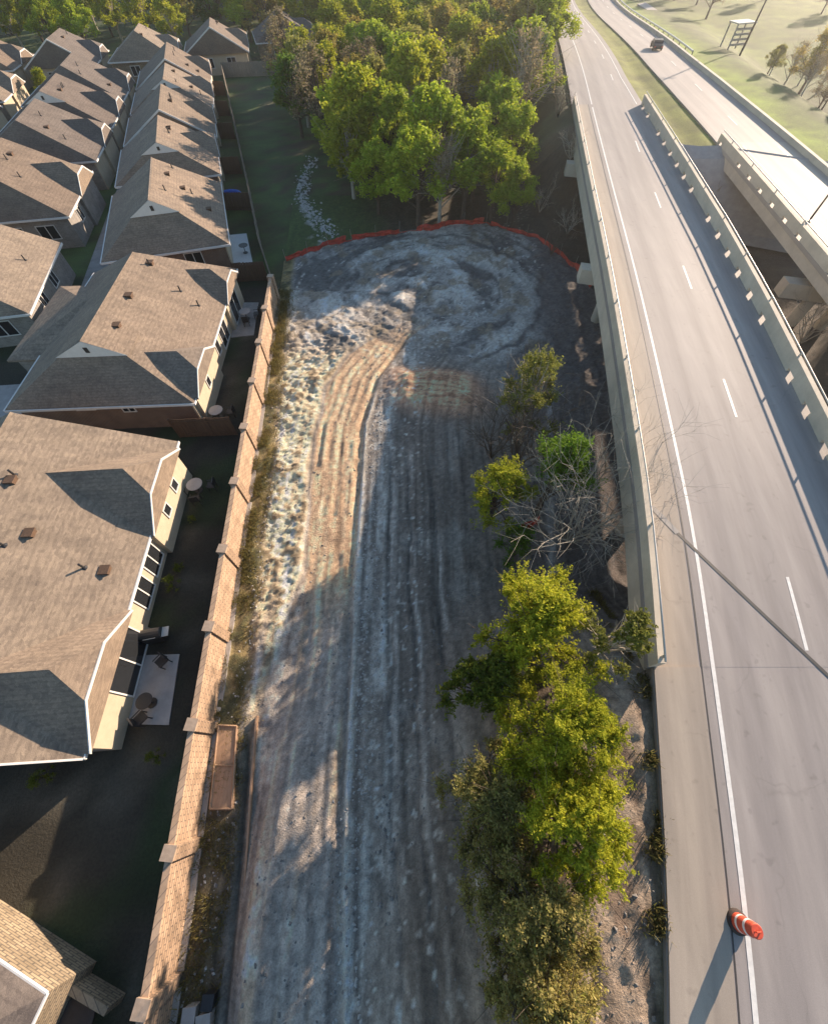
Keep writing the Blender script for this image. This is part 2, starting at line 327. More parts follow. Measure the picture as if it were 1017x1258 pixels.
    # brushy fan-shaped heap: reddish earth, with the sunlight on it put into the colour
    hx = x-1.6; hy = y-24.3; hp = np.exp(-(hx/3.4)**4-((hy+.12*hx)/2.3)**4); A = lerp(A, (.62, .36, .23), hp)
    A = A*(1-.5*(hp*sst(.45, .6, fbm(x*.7, y*7+x*1.2, 4, 91)))[..., None]); dz = dz+hp*(.75+.3*(n2-.5))
    # beside and under the bridge, and the lit embankment
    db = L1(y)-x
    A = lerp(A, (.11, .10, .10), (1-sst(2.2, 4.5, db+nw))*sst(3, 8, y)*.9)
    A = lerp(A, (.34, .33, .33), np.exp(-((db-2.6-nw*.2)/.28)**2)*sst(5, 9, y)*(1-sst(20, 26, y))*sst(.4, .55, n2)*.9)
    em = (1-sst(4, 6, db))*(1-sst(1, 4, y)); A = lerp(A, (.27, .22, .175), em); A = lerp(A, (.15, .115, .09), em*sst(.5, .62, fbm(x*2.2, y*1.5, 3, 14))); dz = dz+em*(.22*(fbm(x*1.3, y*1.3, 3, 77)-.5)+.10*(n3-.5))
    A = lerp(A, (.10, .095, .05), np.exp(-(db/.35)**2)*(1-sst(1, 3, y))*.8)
    # beyond the orange fence: shaded grass and leaf litter
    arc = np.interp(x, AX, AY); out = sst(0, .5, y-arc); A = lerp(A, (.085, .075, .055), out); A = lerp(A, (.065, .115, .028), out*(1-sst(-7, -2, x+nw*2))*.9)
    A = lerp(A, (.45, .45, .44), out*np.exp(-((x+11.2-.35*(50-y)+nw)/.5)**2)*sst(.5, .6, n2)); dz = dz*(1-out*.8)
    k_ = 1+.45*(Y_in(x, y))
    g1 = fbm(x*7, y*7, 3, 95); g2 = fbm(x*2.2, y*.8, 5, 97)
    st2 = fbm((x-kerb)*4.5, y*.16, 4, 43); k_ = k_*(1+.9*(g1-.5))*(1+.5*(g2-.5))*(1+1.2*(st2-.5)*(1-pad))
    # chips of chalk and clods pressed into the working strip
    A = lerp(A, (.52, .51, .49), sst(.70, .76, fbm(x*6, y*4, 3, 99))*(x > kerb)*(1-sst(3, 5, x-kerb))*.7)
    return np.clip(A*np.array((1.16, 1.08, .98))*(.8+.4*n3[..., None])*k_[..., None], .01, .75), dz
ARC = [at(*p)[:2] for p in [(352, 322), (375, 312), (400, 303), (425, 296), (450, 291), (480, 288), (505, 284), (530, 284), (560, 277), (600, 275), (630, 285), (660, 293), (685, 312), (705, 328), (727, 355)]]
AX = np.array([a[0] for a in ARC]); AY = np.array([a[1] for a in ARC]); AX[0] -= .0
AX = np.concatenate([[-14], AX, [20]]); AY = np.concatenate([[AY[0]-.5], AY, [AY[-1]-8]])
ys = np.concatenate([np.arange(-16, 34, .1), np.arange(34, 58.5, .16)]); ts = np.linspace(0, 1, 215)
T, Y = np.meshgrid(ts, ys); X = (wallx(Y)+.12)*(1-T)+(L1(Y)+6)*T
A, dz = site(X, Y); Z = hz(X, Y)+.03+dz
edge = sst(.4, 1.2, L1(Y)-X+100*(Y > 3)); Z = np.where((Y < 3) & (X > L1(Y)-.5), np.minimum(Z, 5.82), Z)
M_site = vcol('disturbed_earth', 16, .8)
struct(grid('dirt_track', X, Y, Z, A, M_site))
def site_z(x, y):
    a, d = site(np.array([[x]]), np.array([[y]])); return float(hz(x, y)+.03+d[0, 0])
# ------------------------------------------------------------------ roads
def ribbon(name, Lf, o0, o1, ya, yb, dz, mat, step=1.0, parent=None, thick=0.0):
    mb = MB(); P = []
    ys = np.arange(ya, yb+step*.5, step); V = []
    for y in ys:
        sl = float(Lf(y+.5)-Lf(y-.5)); n = math.hypot(1, sl)
        for o in (o0, o1):
            o = o(y) if callable(o) else o
            V.append((float(Lf(y))+o*n, y, float(ZR(y))+dz))
    k = len(ys); Fc = [[2*i, 2*i+1, 2*i+3, 2*i+2] for i in range(k-1)]
    if thick:
        b = len(V); V += [(v[0], v[1], v[2]-thick) for v in V]
        Fc += [[b+2*i+2, b+2*i+3, b+2*i+1, b+2*i] for i in range(k-1)]+[[2*i+2, b+2*i+2, b+2*i, 2*i] for i in range(k-1)]+[[2*i+1, b+2*i+1, b+2*i+3, 2*i+3] for i in range(k-1)]
        Fc += [[0, b, b+1, 1], [2*k-1, b+2*k-1, b+2*k-2, 2*k-2]]
    o_ = mesh(name, V, Fc, mat, parent); uv = o_.data.uv_layers.new(name='course')
    for lp in o_.data.loops:
        v = V[lp.vertex_index]; uv.data[lp.index].uv = (v[0]-float(Lf(v[1])), v[1])
    return o_
def roadmat(name, c):
    m, t, b = nodes(name); v1 = mapping(t, (1.3, .06, 1)); v2 = mapping(t)
    n1 = noise(t, v1, 1.2, 5, .6); n2 = noise(t, v2, .35, 5); n3 = noise(t, v2, 40, 3, .7)
    c1 = ramp(t, n1, [(.3, sc(c, .88)), (.7, sc(c, 1.07))]); c1 = mix(t, c1, ramp(t, n2, [(.3, (.92, .92, .93)), (.7, (1, 1, 1))]))
    c1 = mix(t, c1, ramp(t, n3, [(.3, (.85, .85, .85)), (.7, (1, 1, 1))]))
    uvn = t.nodes.new('ShaderNodeUVMap'); uvn.uv_map = 'course'; mu = t.nodes.new('ShaderNodeMapping'); t.links.new(uvn.outputs[0], mu.inputs[0]); mu.inputs['Location'].default_value = (-2.9, 0, 0)
    wv = t.nodes.new('ShaderNodeTexWave'); wv.inputs['Scale'].default_value = .172; wv.inputs['Distortion'].default_value = .5; wv.inputs['Detail'].default_value = 2; wv.inputs['Detail Scale'].default_value = .5; wv.inputs['Phase Offset'].default_value = 1.57; t.links.new(mu.outputs[0], wv.inputs[0])
    c1 = mix(t, c1, ramp(t, wv.outputs[1], [(.2, (1, 1, 1)), (.95, (.87, .87, .88))]))
    m3 = t.nodes.new('ShaderNodeMapping'); t.links.new(uvn.outputs[0], m3.inputs[0]); m3.inputs['Scale'].default_value = (2.2, .05, 1)
    n5 = noise(t, m3.outputs[0], 1.0, 4, .55); c1 = mix(t, c1, ramp(t, n5, [(.35, (.86, .855, .86)), (.6, (1, 1, 1))]))
    n6 = noise(t, v2, 2.6, 2, .5); c1 = mix(t, c1, ramp(t, n6, [(.26, (.85, .85, .85)), (.34, (1, 1, 1))]))
    vo = t.nodes.new('ShaderNodeTexVoronoi'); vo.feature = 'DISTANCE_TO_EDGE'; vo.inputs['Scale'].default_value = .14; vo.inputs['Randomness'].default_value = 1
    nz = t.nodes.new('ShaderNodeTexNoise'); nz.inputs['Scale'].default_value = .8; t.links.new(v2, nz.inputs['Vector']); av = t.nodes.new('ShaderNodeVectorMath'); av.operation = 'MULTIPLY_ADD'; t.links.new(nz.outputs[1], av.inputs[0]); av.inputs[1].default_value = (2, 2, 0); t.links.new(v2, av.inputs[2]); t.links.new(av.outputs[0], vo.inputs['Vector'])
    c1 = mix(t, c1, ramp(t, vo.outputs[0], [(0, (.6, .6, .6)), (.006, (1, 1, 1))]), ramp(t, n2, [(.5, (0, 0, 0)), (.56, (.3, .3, .3))]))
    t.links.new(c1, b.inputs['Base Color']); b.inputs['Roughness'].default_value = .75; bump(t, b, n3, .25, .01); MATS[name] = m; return m
M_road = roadmat('worn_road', (.385, .345, .318)); M_shoul = roadmat('tan_shoulder', (.43, .365, .295)); M_deck2 = roadmat('grooved_deck', (.50, .44, .37))
M_line = plain('road_paint', (.74, .72, .68), .6, .12, 5); M_joint = plain('joint_seal', (.06, .055, .05), .6, .2, 3)
BR0, BR1 = 3.0, 67.0
struct(ribbon('road', L1, lambda y: -.15 if y < 5 else 0, W1, -45, BR0, -.004, M_road, 1, None, .5))
struct(ribbon('road', L1, -.3, lambda y: float(W1(y))+.3, BR1, 400, -.004, M_road, 2, None, .35))
struct(ribbon('road', L2, -.3, lambda y: float(W2(y))+.3, 55, 400, -.004, M_road, 2, None, .35))
struct(ribbon('pavement', L1, -.12, 1.55, -45, BR0, .07, M_shoul, 1, None, .5))
struct(ribbon('pavement', L2, lambda y: float(W2(y))-.1, lambda y: float(W2(y))+.3, 55, 300, .45, M_conc, 2, None, .6))
def edge_lines(Lf, W, ya, yb, parent=None, ph=0):
    nm = 'edge_line'; out = []
    out.append(ribbon(nm, Lf, 1.98, 2.12, ya, yb, .006, M_line, 1, parent))
    if parent is None and ya > 0: out.append(ribbon(nm, Lf, lambda y: float(W(y))-.52, lambda y: float(W(y))-.40, ya, yb, .006, M_line, 1, parent))
    y = ya-(ya % 12.2)+ph
    while y < yb-3:
        if y >= ya: out.append(ribbon('lane_dash', Lf, 5.55, 5.68, y, y+3.05, .007, M_line, .6, parent))
        y += 12.2
    return out
for o in edge_lines(L1, W1, -45, BR0, None, 3.6)+edge_lines(L1, W1, BR1, 200, None, 3.6): struct(o)
for y in np.arange(60, 180, 12.2): struct(ribbon('lane_dash', L2, 3.5, 3.63, y, y+3, .007, M_line, 1))
struct(ribbon('joint_crack', L1, 1.62, 1.66, -45, BR0, .004, M_joint, 1))
# parapet with drain openings, posts and steel rail
def parapet(parent, Lf, off, ya, yb, side, mat, openings=True, top=.72):
    """side +1: outer face toward +x"""
    step = 2.75; nseg = int((yb-ya)/step); con = MB(); rail = MB(); posts = MB()
    def pt(y, o, z):
        sl = float(Lf(y+.5)-Lf(y-.5)); n = math.hypot(1, sl); oo = off(y) if callable(off) else off
        return (float(Lf(y))+(oo+o)*n, y, float(ZR(y))+z)
    def blk(y0, y1, z0, z1, o0=0, o1=.28):
        V = [pt(y0, o0, z0), pt(y0, o1, z0), pt(y1, o1, z0), pt(y1, o0, z0), pt(y0, o0, z1), pt(y0, o1, z1), pt(y1, o1, z1), pt(y1, o0, z1)]
        con.add(V, [[0,3,2,1],[4,5,6,7],[0,1,5,4],[1,2,6,5],[2,3,7,6],[3,0,4,7]])
    for i in range(nseg+1):
        y0 = ya+i*step; y1 = min(y0+step, yb); solid = (not openings) or (i % 7 == 6) or y1-y0 < step*.9
        if y1-y0 < .2: continue
        blk(y0, y1, .24, top)
        if solid: blk(y0, y1, -.02, .24, .003, .277)
        else: blk(y0, y0+step*.68, -.02, .24, .003, .277)
    ys = list(np.arange(ya, yb, 2.75))+[yb]
    rail.tube([pt(y, .14, top+.23) for y in ys], .038, 8)
    con.build('parapet_wall', mat, parent)
    r = rail.build('steel_rail', M_metal, parent, True)
    for y in ys[:-1:2]:
        MB().box(*(lambda p: (p[0]-.035, p[0]+.035, p[1]-.045, p[1]+.045, p[2], p[2]+.26))(pt(y+.2, .14, top-.03))).build('rail_post', M_metal, parent)
def bridge(Lf, W, ya, yb, label, piers, ph, deckmat, left=True, name='highway_bridge', rightp=True):
    yc = (ya+yb)/2
    root = empty(name, (0, 0, 0)); tag(root, label, 'bridge')
    ribbon('deck', Lf, -.32, lambda y: float(W(y))+.32, ya, yb, 0, deckmat, 1, root, .28)
    ribbon('fascia_beam', Lf, -.18, .35, ya, yb, -.284, M_conc, 1, root, 1.4 if Lf is L1 else .8)
    ribbon('fascia_beam', Lf, lambda y: float(W(y))-.35, lambda y: float(W(y))+.18, ya, yb, -.284, M_conc, 1, root, 1.4 if Lf is L1 else .8)
    for o in (2.5, 4.6, 6.6): ribbon('girder', Lf, o, o+.5, ya, yb, -.284, M_concd, 2, root, 1.38 if Lf is L1 else .78)
    parapet(root, Lf, -.30, ya, yb, -1, M_conc, Lf is L2)
    if Lf is L1: parapet(root, Lf, lambda y: float(W(y))+.02, ya, yb, 1, M_conc, True, .88)
    else: ribbon('low_barrier', Lf, lambda y: float(W(y))-.1, lambda y: float(W(y))+.3, ya, yb, .45, M_conc, 1, root, .5)
    edge_lines(Lf, W, ya, yb-.5, root, ph)
    for y in piers:
        e_ = .9 if y > 20 else -.4; zt = ZR(y)-1.68; sl = float(Lf(y+.5)-Lf(y-.5)); wd = float(W(y)); x0 = float(Lf(y)); sk = -.25
        def q(o, dy): return (x0+o+sl*dy, y+dy+o*sk)
        m = MB(); m.prism([q(-e_, -.55), q(wd+e_, -.55), q(wd+e_, .55), q(-e_, .55)], zt-1.1, zt); m.build('pier_cap', M_conc, root)
        for o in (1.7, wd/2, wd-1.7):
            p = q(o, 0); mb = MB(); mb.tube([(p[0], p[1], -1), (p[0], p[1], zt-1.1)], .45, 14); mb.build('column', M_conc, root, True)
    return root
b1 = bridge(L1, W1, BR0, BR1, 'long near highway bridge carrying two lanes past the dirt site', [12.5, 34, 55], 3.6, M_road)
ribbon('shoulder', L1, .0, 1.55, BR0, BR1, .004, M_shoul, 1, b1)
ribbon('shoulder_seam', L1, 1.6, 1.66, BR0, BR1, .009, M_joint, 1, b1)
# skewed expansion joint across the deck
ja = at(800, 622, 6.0); jb = at(1040, 852, 6.0)
def strip(p, q, wd, z): d = Vector((q[0]-p[0], q[1]-p[1], 0)).normalized(); n = Vector((-d.y, d.x, 0))*wd/2; return [(p[0]+n.x, p[1]+n.y, z), (p[0]-n.x, p[1]-n.y, z), (q[0]-n.x, q[1]-n.y, z), (q[0]+n.x, q[1]+n.y, z)]
jm = at(832, 655, 6.0); mesh('expansion_joint', strip(jm, jb, .14, 6.013), [[0, 1, 2, 3]], M_joint, b1); mesh('joint_plate', strip(ja, jm, .26, 6.016), [[0, 1, 2, 3]], M_cap, b1)
b2 = bridge(L2, W2, -25, 55, 'far parallel highway bridge at the right edge with pale deck', [32, 8], 2, M_deck2)
# concrete slope protection below the median and abutment blocks
sl = MB(); V = []; xs_ = np.linspace(25.5, 41, 12); rows = np.linspace(0, 1, 6)
V = []; Fc = []
for i, t_ in enumerate(rows):
    for x in xs_:
        y = 58-.45*(x-22)-t_*9.0; V.append((x, y, float(hz(x, y))+.24))
for i in range(5):
    for j in range(11): Fc.append([i*12+j, i*12+j+1, (i+1)*12+j+1, (i+1)*12+j])
tag(mesh('concrete_slope', V, Fc, M_slab), 'pale concrete slope paving between the two bridges under the grass median', 'slope paving')
ab = empty('bridge_abutment', (0, 0, 0)); tag(ab, 'grey concrete abutment block beside the trees at the far end of the near bridge', 'abutment')
a0 = at(672, 128, 3.0); mb = MB(); mb.box(a0[0]-.5, a0[0]+6, a0[1], a0[1]+1.0, -1, 4.2); mb.build('wing_wall', M_slab, ab); mb = MB(); mb.box(a0[0]-.6, a0[0]+6, a0[1]-.1, a0[1]+1.1, 4.2, 4.4); mb.build('coping', M_conc, ab)
# ------------------------------------------------------------------ brick wall
wr = empty('brick_wall', (0, 0, 0)); tag(wr, 'long tan brick boundary wall between the back gardens and the dirt site', 'wall')
YS = [-17.3, -12.95, -8.65, -4.3+1.3-4.3+4.3, 1.35, 5.6, 9.8, 14.3, 18.7, 23.1, 27.5, 31.9, 36.6]; YS[3] = -2.95; YS[2] = -6.9; YS[1] = -11.2; YS[0] = -15.5
for a, b in zip(YS[:-1], YS[1:]):
    xa, xb = float(wallx(a)), float(wallx(b)); L = math.hypot(xb-xa, b-a); ang = math.atan2(b-a, xb-xa)
    m = MB(); m.box(0, L, -.1, .1, -.3, 2.1); o = m.build('wall_panel', M_wallb, wr); o.location = (xa, a, 0); o.rotation_euler = (0, 0, ang)
    m = MB(); m.box(0, L, -.13, .13, 2.1, 2.17); c = m.build('coping', M_wallb, o)
    m = MB(); m.box(.2, L-.2, -.34, -.1, -.3, .16); c = m.build('footing', M_cap, o)
for a in YS:
    xa = float(wallx(a)); m = MB(); m.box(-.24, .24, -.24, .24, -.3, 2.24); o = m.build('pillar', M_wallb, wr); o.location = (xa, a, 0); o.rotation_euler = (0, 0, -.088)
    m = MB(); m.box(-.25, .25, -.25, .25, 2.24, 2.28); m.build('pillar_cap', M_capt, o)
# ------------------------------------------------------------------ timber fences
def wood_fence(pts, h, label, mat=M_wood, name='wooden_fence', group=None):
    root = empty(name, (0, 0, 0)); tag(root, label, 'fence', group)
    pk = MB(); ps = MB()
    for (a, b) in zip(pts[:-1], pts[1:]):
        A_ = Vector((a[0], a[1], 0)); B_ = Vector((b[0], b[1], 0)); d = (B_-A_); L = d.length; d.normalize(); n = Vector((-d.y, d.x, 0))
        k = 0.0
        while k < L-.05:
            p = A_+d*k; q = A_+d*min(k+.14, L); g = float(hz(p.x, p.y)); hh = h+random.uniform(-.03, .03); t = n*.012; j = random.uniform(-.01, .01); J = n*j
            P = [p-t+J, q-t+J, q+t+J, p+t+J]; pk.prism([(v.x, v.y) for v in P], g-.05, g+hh); k += .15
        k = 0
        while k < L:
            p = A_+d*k; ps.box(p.x-.05, p.x+.05, p.y-.05, p.y+.05, float(hz(p.x, p.y))-.1, float(hz(p.x, p.y))+h+.04); k += 2.4
        for z in (.3, h-.3):
            P = [A_-n*.05, B_-n*.05, B_-n*.015, A_-n*.015]; ps.prism([(v.x, v.y) for v in P], z, z+.09)
    pk.build('pickets', mat, root); ps.build('posts_and_rails', mat, root); return root
wood_fence([(float(fencex(y)), y) for y in (37.4, 45, 60, 84, 107)], 1.9, 'long weathered grey wooden fence running from the brick wall along the green field')
wood_fence([(-34.7, 107.2), (-20, 109)], 1.9, 'grey wooden fence crossing the far end of the green field')
# ------------------------------------------------------------------ houses
def windowpart(root, p, u, wd, ht, z, panes=2, n=None):
    """p: wall point, u: unit direction along wall, n: outward"""
    def q(a, o, zz): return (p[0]+u[0]*a+n[0]*o, p[1]+u[1]*a+n[1]*o, zz)
    def bx(m, a0, a1, o0, o1, z0, z1):
        V = [q(a0, o0, z0), q(a1, o0, z0), q(a1, o1, z0), q(a0, o1, z0), q(a0, o0, z1), q(a1, o0, z1), q(a1, o1, z1), q(a0, o1, z1)]
        m.add(V, [[0,3,2,1],[4,5,6,7],[0,1,5,4],[1,2,6,5],[2,3,7,6],[3,0,4,7]])
    f = MB(); h = wd/2; t = .07
    bx(f, -h, h, -.02, .06, z, z+t); bx(f, -h, h, -.02, .06, z+ht-t, z+ht); bx(f, -h, -h+t, -.02, .057, z+t, z+ht-t); bx(f, h-t, h, -.02, .057, z+t, z+ht-t)
    for i in range(1, panes): a = -h+wd*i/panes; bx(f, a-.035, a+.035, -.02, .054, z+t, z+ht-t)
    fo = f.build('window', M_white, root); g = MB(); bx(g, -h+t, h-t, -.01, .02, z+t, z+ht-t); g.build('pane', M_glass, fo)
def house(name, label, origin, rz, L, D, ze=2.7, zr=5.4, hips=(0, 0), wallm=None, roofm=None, sidem=None, gables=(), gablet=False, wins=(), vents=4, group='houses of the estate', seed=0, detail=2, xr=None):
    """origin: rear near corner; local y runs along the row for L, local x is 0 at the rear wall and -D at the front"""
    rr = random.Random(seed); wallm = wallm or M_cream; roofm = roofm or M_shin; sidem = sidem or M_brown
    root = empty(name, (origin[0], origin[1], 0), rz); tag(root, label, 'house', group)
    ov = .4; xc = -D/2 if xr is None else xr
    # walls: rear face in its own cladding, the rest in the side cladding
    m = MB(); a, b = hips
    if a == 0 or b == 0:
        m.add([(-D, 0, -.3), (-.12, 0, -.3), (-.12, L, -.3), (-D, L, -.3), (-D, 0, ze), (-.12, 0, ze), (-.12, L, ze), (-D, L, ze), (xc, 0 if a == 0 else .01, zr-.2 if a == 0 else ze+.01), (xc, L if b == 0 else L-.01, zr-.2 if b == 0 else ze+.01)],
              [[0, 1, 5, 8, 4], [2, 3, 7, 9, 6], [1, 2, 6, 5], [3, 0, 4, 7], [4, 8, 9, 7], [5, 6, 9, 8], [0, 3, 2, 1]])
    else: m.box(-D, -.12, 0, L, -.3, ze)
    m.build('side_wall', sidem, root)
    m = MB(); m.box(-.12, 0, .003, L-.003, -.3, ze-.02); m.build('wall', wallm, root)
    # main roof
    x0, x1, y0, y1 = -D-ov, ov, -ov, L+ov; zo = ze-ov*(zr-ze)/(D/2)
    V = [(x0, y0, zo), (x1, y0, zo), (x1, y1, zo), (x0, y1, zo), (xc, y0+(a+ov if a else 0), zr), (xc, y1-(b+ov if b else 0), zr)]
    V += [(v[0], v[1], v[2]-.16) for v in V[:4]]
    Fc = [[1, 2, 5, 4], [3, 0, 4, 5], [0, 1, 4], [2, 3, 5], [6, 7, 1, 0], [7, 8, 2, 1], [8, 9, 3, 2], [9, 6, 0, 3], [9, 8, 7, 6]]
    roof = mesh('roof', V, Fc, roofm, root)
    # white eave boards
    g = MB(); e = .06
    g.box(x1, x1+.06, y0-.02, y1+.02, zo-.15, zo+.012); g.box(x0-.09, x0, y0-.02, y1+.02, zo-.15, zo+.012)
    if a: g.box(x0, x1, y0-.07, y0, zo-.15, zo+.010)
    else:
        for xx in (x0, x1): g.add([(xx, y0-.05, zo-.17), (xx, y0+.03, zo-.17), (xc, y0+.03, zr-.17), (xc, y0-.05, zr-.17), (xx, y0-.05, zo+.02), (xx, y0+.03, zo+.02), (xc, y0+.03, zr+.02), (xc, y0-.05, zr+.02)], [[0,3,2,1],[4,5,6,7],[0,1,5,4],[1,2,6,5],[2,3,7,6],[3,0,4,7]])
    g.build('gutter', M_white, root)
    # ridge cap
    if detail > 1:
        m = MB(); ya, yb = V[4][1], V[5][1]; m.add([(xc-.14, ya, zr-.05), (xc+.14, ya, zr-.05), (xc+.14, yb, zr-.05), (xc-.14, yb, zr-.05), (xc, ya, zr+.035), (xc, yb, zr+.035)], [[1, 2, 5, 4], [3, 0, 4, 5], [0, 1, 4], [2, 3, 5]]); m.build('ridge_cap', roofm, roof)
    sl = (zr-zo)/(x1-xc)
    def roofz(x): return zr-sl*abs(x-xc)
    if gablet:
        ya = V[4][1]; g_ = min(1.6, a*.4); yf = ya-g_; tz = zo+(zr-zo)*(yf-y0)/(ya-y0); hw = (zr-tz)/sl+.15; z2 = zr+.04
        m = MB(); m.add([(xc-hw, yf, tz+.02), (xc+hw, yf, tz+.02), (xc, yf, z2), (xc-hw, ya+1, tz), (xc+hw, ya+1, tz), (xc, ya+1, z2)], [[1, 4, 5, 2], [3, 0, 2, 5], [4, 3, 5]]); m.build('gablet_roof', roofm, roof)
        m = MB(); m.add([(xc-hw+.06, yf-.02, tz+.04), (xc+hw-.06, yf-.02, tz+.04), (xc, yf-.02, z2-.03), (xc-hw+.06, yf+.1, tz+.04), (xc+hw-.06, yf+.1, tz+.04), (xc, yf+.1, z2-.03)], [[0, 1, 2], [4, 3, 5], [0, 3, 4, 1], [1, 4, 5, 2], [2, 5, 3, 0]]); m.build('gablet_face', M_white, roof)
        m = MB(); m.box(xc-.13, xc+.13, yf-.05, yf-.02, tz+(z2-tz)*.3, tz+(z2-tz)*.62); m.build('vent_louvre', M_dark, roof)
    # rear cross gables with clipped peaks
    for (ya, yb, zp, proj) in gables:
        c = (ya+yb)/2; hw = (yb-ya)/2; s2 = (zp-ze)/hw; cl = .42; zt = ze+(zp-ze)*(1-cl); wq = hw*cl; inset = 1.0
        yo = ov*.6; z0 = ze-yo*s2; xe = proj+.28; xin = xc*.92
        m = MB(); m.box(-.3, proj, ya, yb, -.3, ze-.01); m.add([(proj, ya, ze-.01), (proj, yb, ze-.01), (proj, c+wq, zt-.06), (proj, c-wq, zt-.06), (-.3, ya, ze-.01), (-.3, yb, ze-.01), (-.3, c+wq, zt-.06), (-.3, c-wq, zt-.06)], [[0, 1, 2, 3], [7, 6, 5, 4], [1, 5, 6, 2], [4, 0, 3, 7], [3, 2, 6, 7]])
        m.build('bay_wall', wallm, root)
        V = [(xe, ya-yo, z0), (xe, c-wq, zt), (xe, c+wq, zt), (xe, yb+yo, z0), (xe-inset-.3, c, zp), (xin, c, zp), (xin, ya-yo, z0), (xin, yb+yo, z0)]
        n = len(V); V2 = V[:4]; V += [(v[0], v[1], v[2]-.15) for v in V[:4]]
        mesh('bay_roof', V, [[6, 0, 1, 4, 5], [3, 7, 5, 4, 2], [1, 2, 4], [0, 8, 9, 1], [1, 9, 10, 2], [2, 10, 11, 3], [8, 0, 6], [3, 11, 7], [8, 11, 10, 9]], roofm, root)
        m = MB()
        for (p, q_) in ((V2[0], V2[1]), (V2[1], V2[2]), (V2[2], V2[3])):
            m.add([(p[0]+.005, p[1], p[2]-.17), (p[0]+.04, p[1], p[2]-.13), (q_[0]+.04, q_[1], q_[2]-.13), (q_[0]+.005, q_[1], q_[2]-.17), (p[0]+.005, p[1], p[2]+.02), (p[0]+.05, p[1], p[2]+.02), (q_[0]+.05, q_[1], q_[2]+.02), (q_[0]+.005, q_[1], q_[2]+.02)], [[0,3,2,1],[4,5,6,7],[0,1,5,4],[1,2,6,5],[2,3,7,6],[3,0,4,7]])
        m.build('barge_board', M_white, root)
    for (side, s, wd, ht, z, pn) in wins:
        if side == 'r': windowpart(root, (0, s), (0, 1), wd, ht, z, pn, (1, 0))
        elif side[0] == 'g': windowpart(root, (gables[int(side[1])][3], s), (0, 1), wd, ht, z, pn, (1, 0))
        elif side == 'n': windowpart(root, (s, 0), (1, 0), wd, ht, z, pn, (0, -1))
    # vents on the rear slope
    for k in range(vents):
        vx = rr.uniform(xc*.85, -.9); vy = rr.uniform(2 if not a else a, L-2 if not b else L-b); z = roofz(vx)
        for gb in gables:
            if gb[0]-.5 < vy < gb[1]+.5: vx = xc*.8; z = roofz(vx)
        m = MB()
        if k % 2 == 0:
            m.tube([(vx, vy, z-.1), (vx, vy, z+.42)], .055, 8); m.tube([(vx, vy, z-.02), (vx, vy, z+.05)], [.16, .07], 8); m.build('vent_pipe', M_dark, roof)
        else:
            m.box(vx-.2, vx+.2, vy-.2, vy+.2, z-.12, z+.10); m.box(vx-.25, vx+.25, vy-.25, vy+.25, z+.10, z+.17); m.build('roof_vent', M_woodd, roof)
    return root
RZ1 = .075
h1 = house('single_storey_house', 'nearest full house on the left with large tan shingle roof and two cream rear bays', (-13.95, .45), RZ1, 16.3, 14.5, zr=5.6, hips=(0, 0), wallm=M_cream, sidem=M_greyb,
    gables=((0, 5.6, 4.5, .3), (10.2, 15.9, 4.6, .3)), wins=(('g0', 3.7, 3.0, 2.0, .15, 2), ('r', 7.3, 1.5, 1.8, .35, 2), ('r', 9.2, 1.5, 1.8, .35, 2), ('g1', 12.2, .7, .8, 1.2, 1), ('g1', 14.0, .7, .8, 1.2, 1)), vents=9, seed=3)
h2 = house('single_storey_house', 'second house from the near end with hipped roof and white gablet above brown brick', (-15.2, 20.9), .055, 16.0, 11.6, zr=5.7, hips=(3.4, 3.0), wallm=M_cream, sidem=M_brown, gablet=True,
    gables=((.3, 5.4, 4.2, .3), (11.2, 15.6, 4.1, .3)), wins=(('g0', 2.8, .7, .8, 1.2, 1), ('r', 7.2, .9, 1.5, .7, 1), ('r', 9.3, 2.0, 1.9, .2, 2), ('g1', 13, 2.4, 2.0, .1, 2), ('n', -4.4, .9, .7, 1.6, 2), ('n', -2.5, 1.2, .5, 2.0, 2), ('n', -7.2, 1.3, .5, 1.9, 2)), vents=6, seed=5)
h3 = house('single_storey_house', 'third house in the fence row with steep tan roof, pale gablet and shaded brick side', (-17.9, 41.9), .30, 13.4, 10.5, zr=5.7, hips=(3.6, 1.2), wallm=M_cream, sidem=M_brown, gablet=True,
    wins=(('n', -3.2, 1.6, 1.2, .9, 2), ('r', 6, 2, 1.9, .2, 2)), vents=6, seed=8)
rowd = [((-22.6, 57.6), .30, 10.2, M_shin, 'fourth house in the fence row with tan shingle roof'), ((-26.0, 69.2), .29, 10.0, M_shin3, 'fifth house in the fence row with warm brown roof'),
        ((-29.3, 80.6), .28, 9.8, M_shin, 'sixth house in the fence row with light tan roof'), ((-32.6, 92.0), .28, 9.8, M_shin3, 'last house in the fence row before the trees')]
for i, (o, rz, L, rm, lb) in enumerate(rowd):
    house('single_storey_house', lb, o, rz, L, 10.5, zr=5.3+.2*(i % 2), hips=(2.2 if i % 2 == 0 else 0, 0), roofm=rm, gables=((L-5, L-.4, 4.3, .3),), wins=(('r', 2.5, 1.6, 1.3, .8, 2),), vents=4, seed=20+i, detail=1, gablet=(i % 2 == 0))
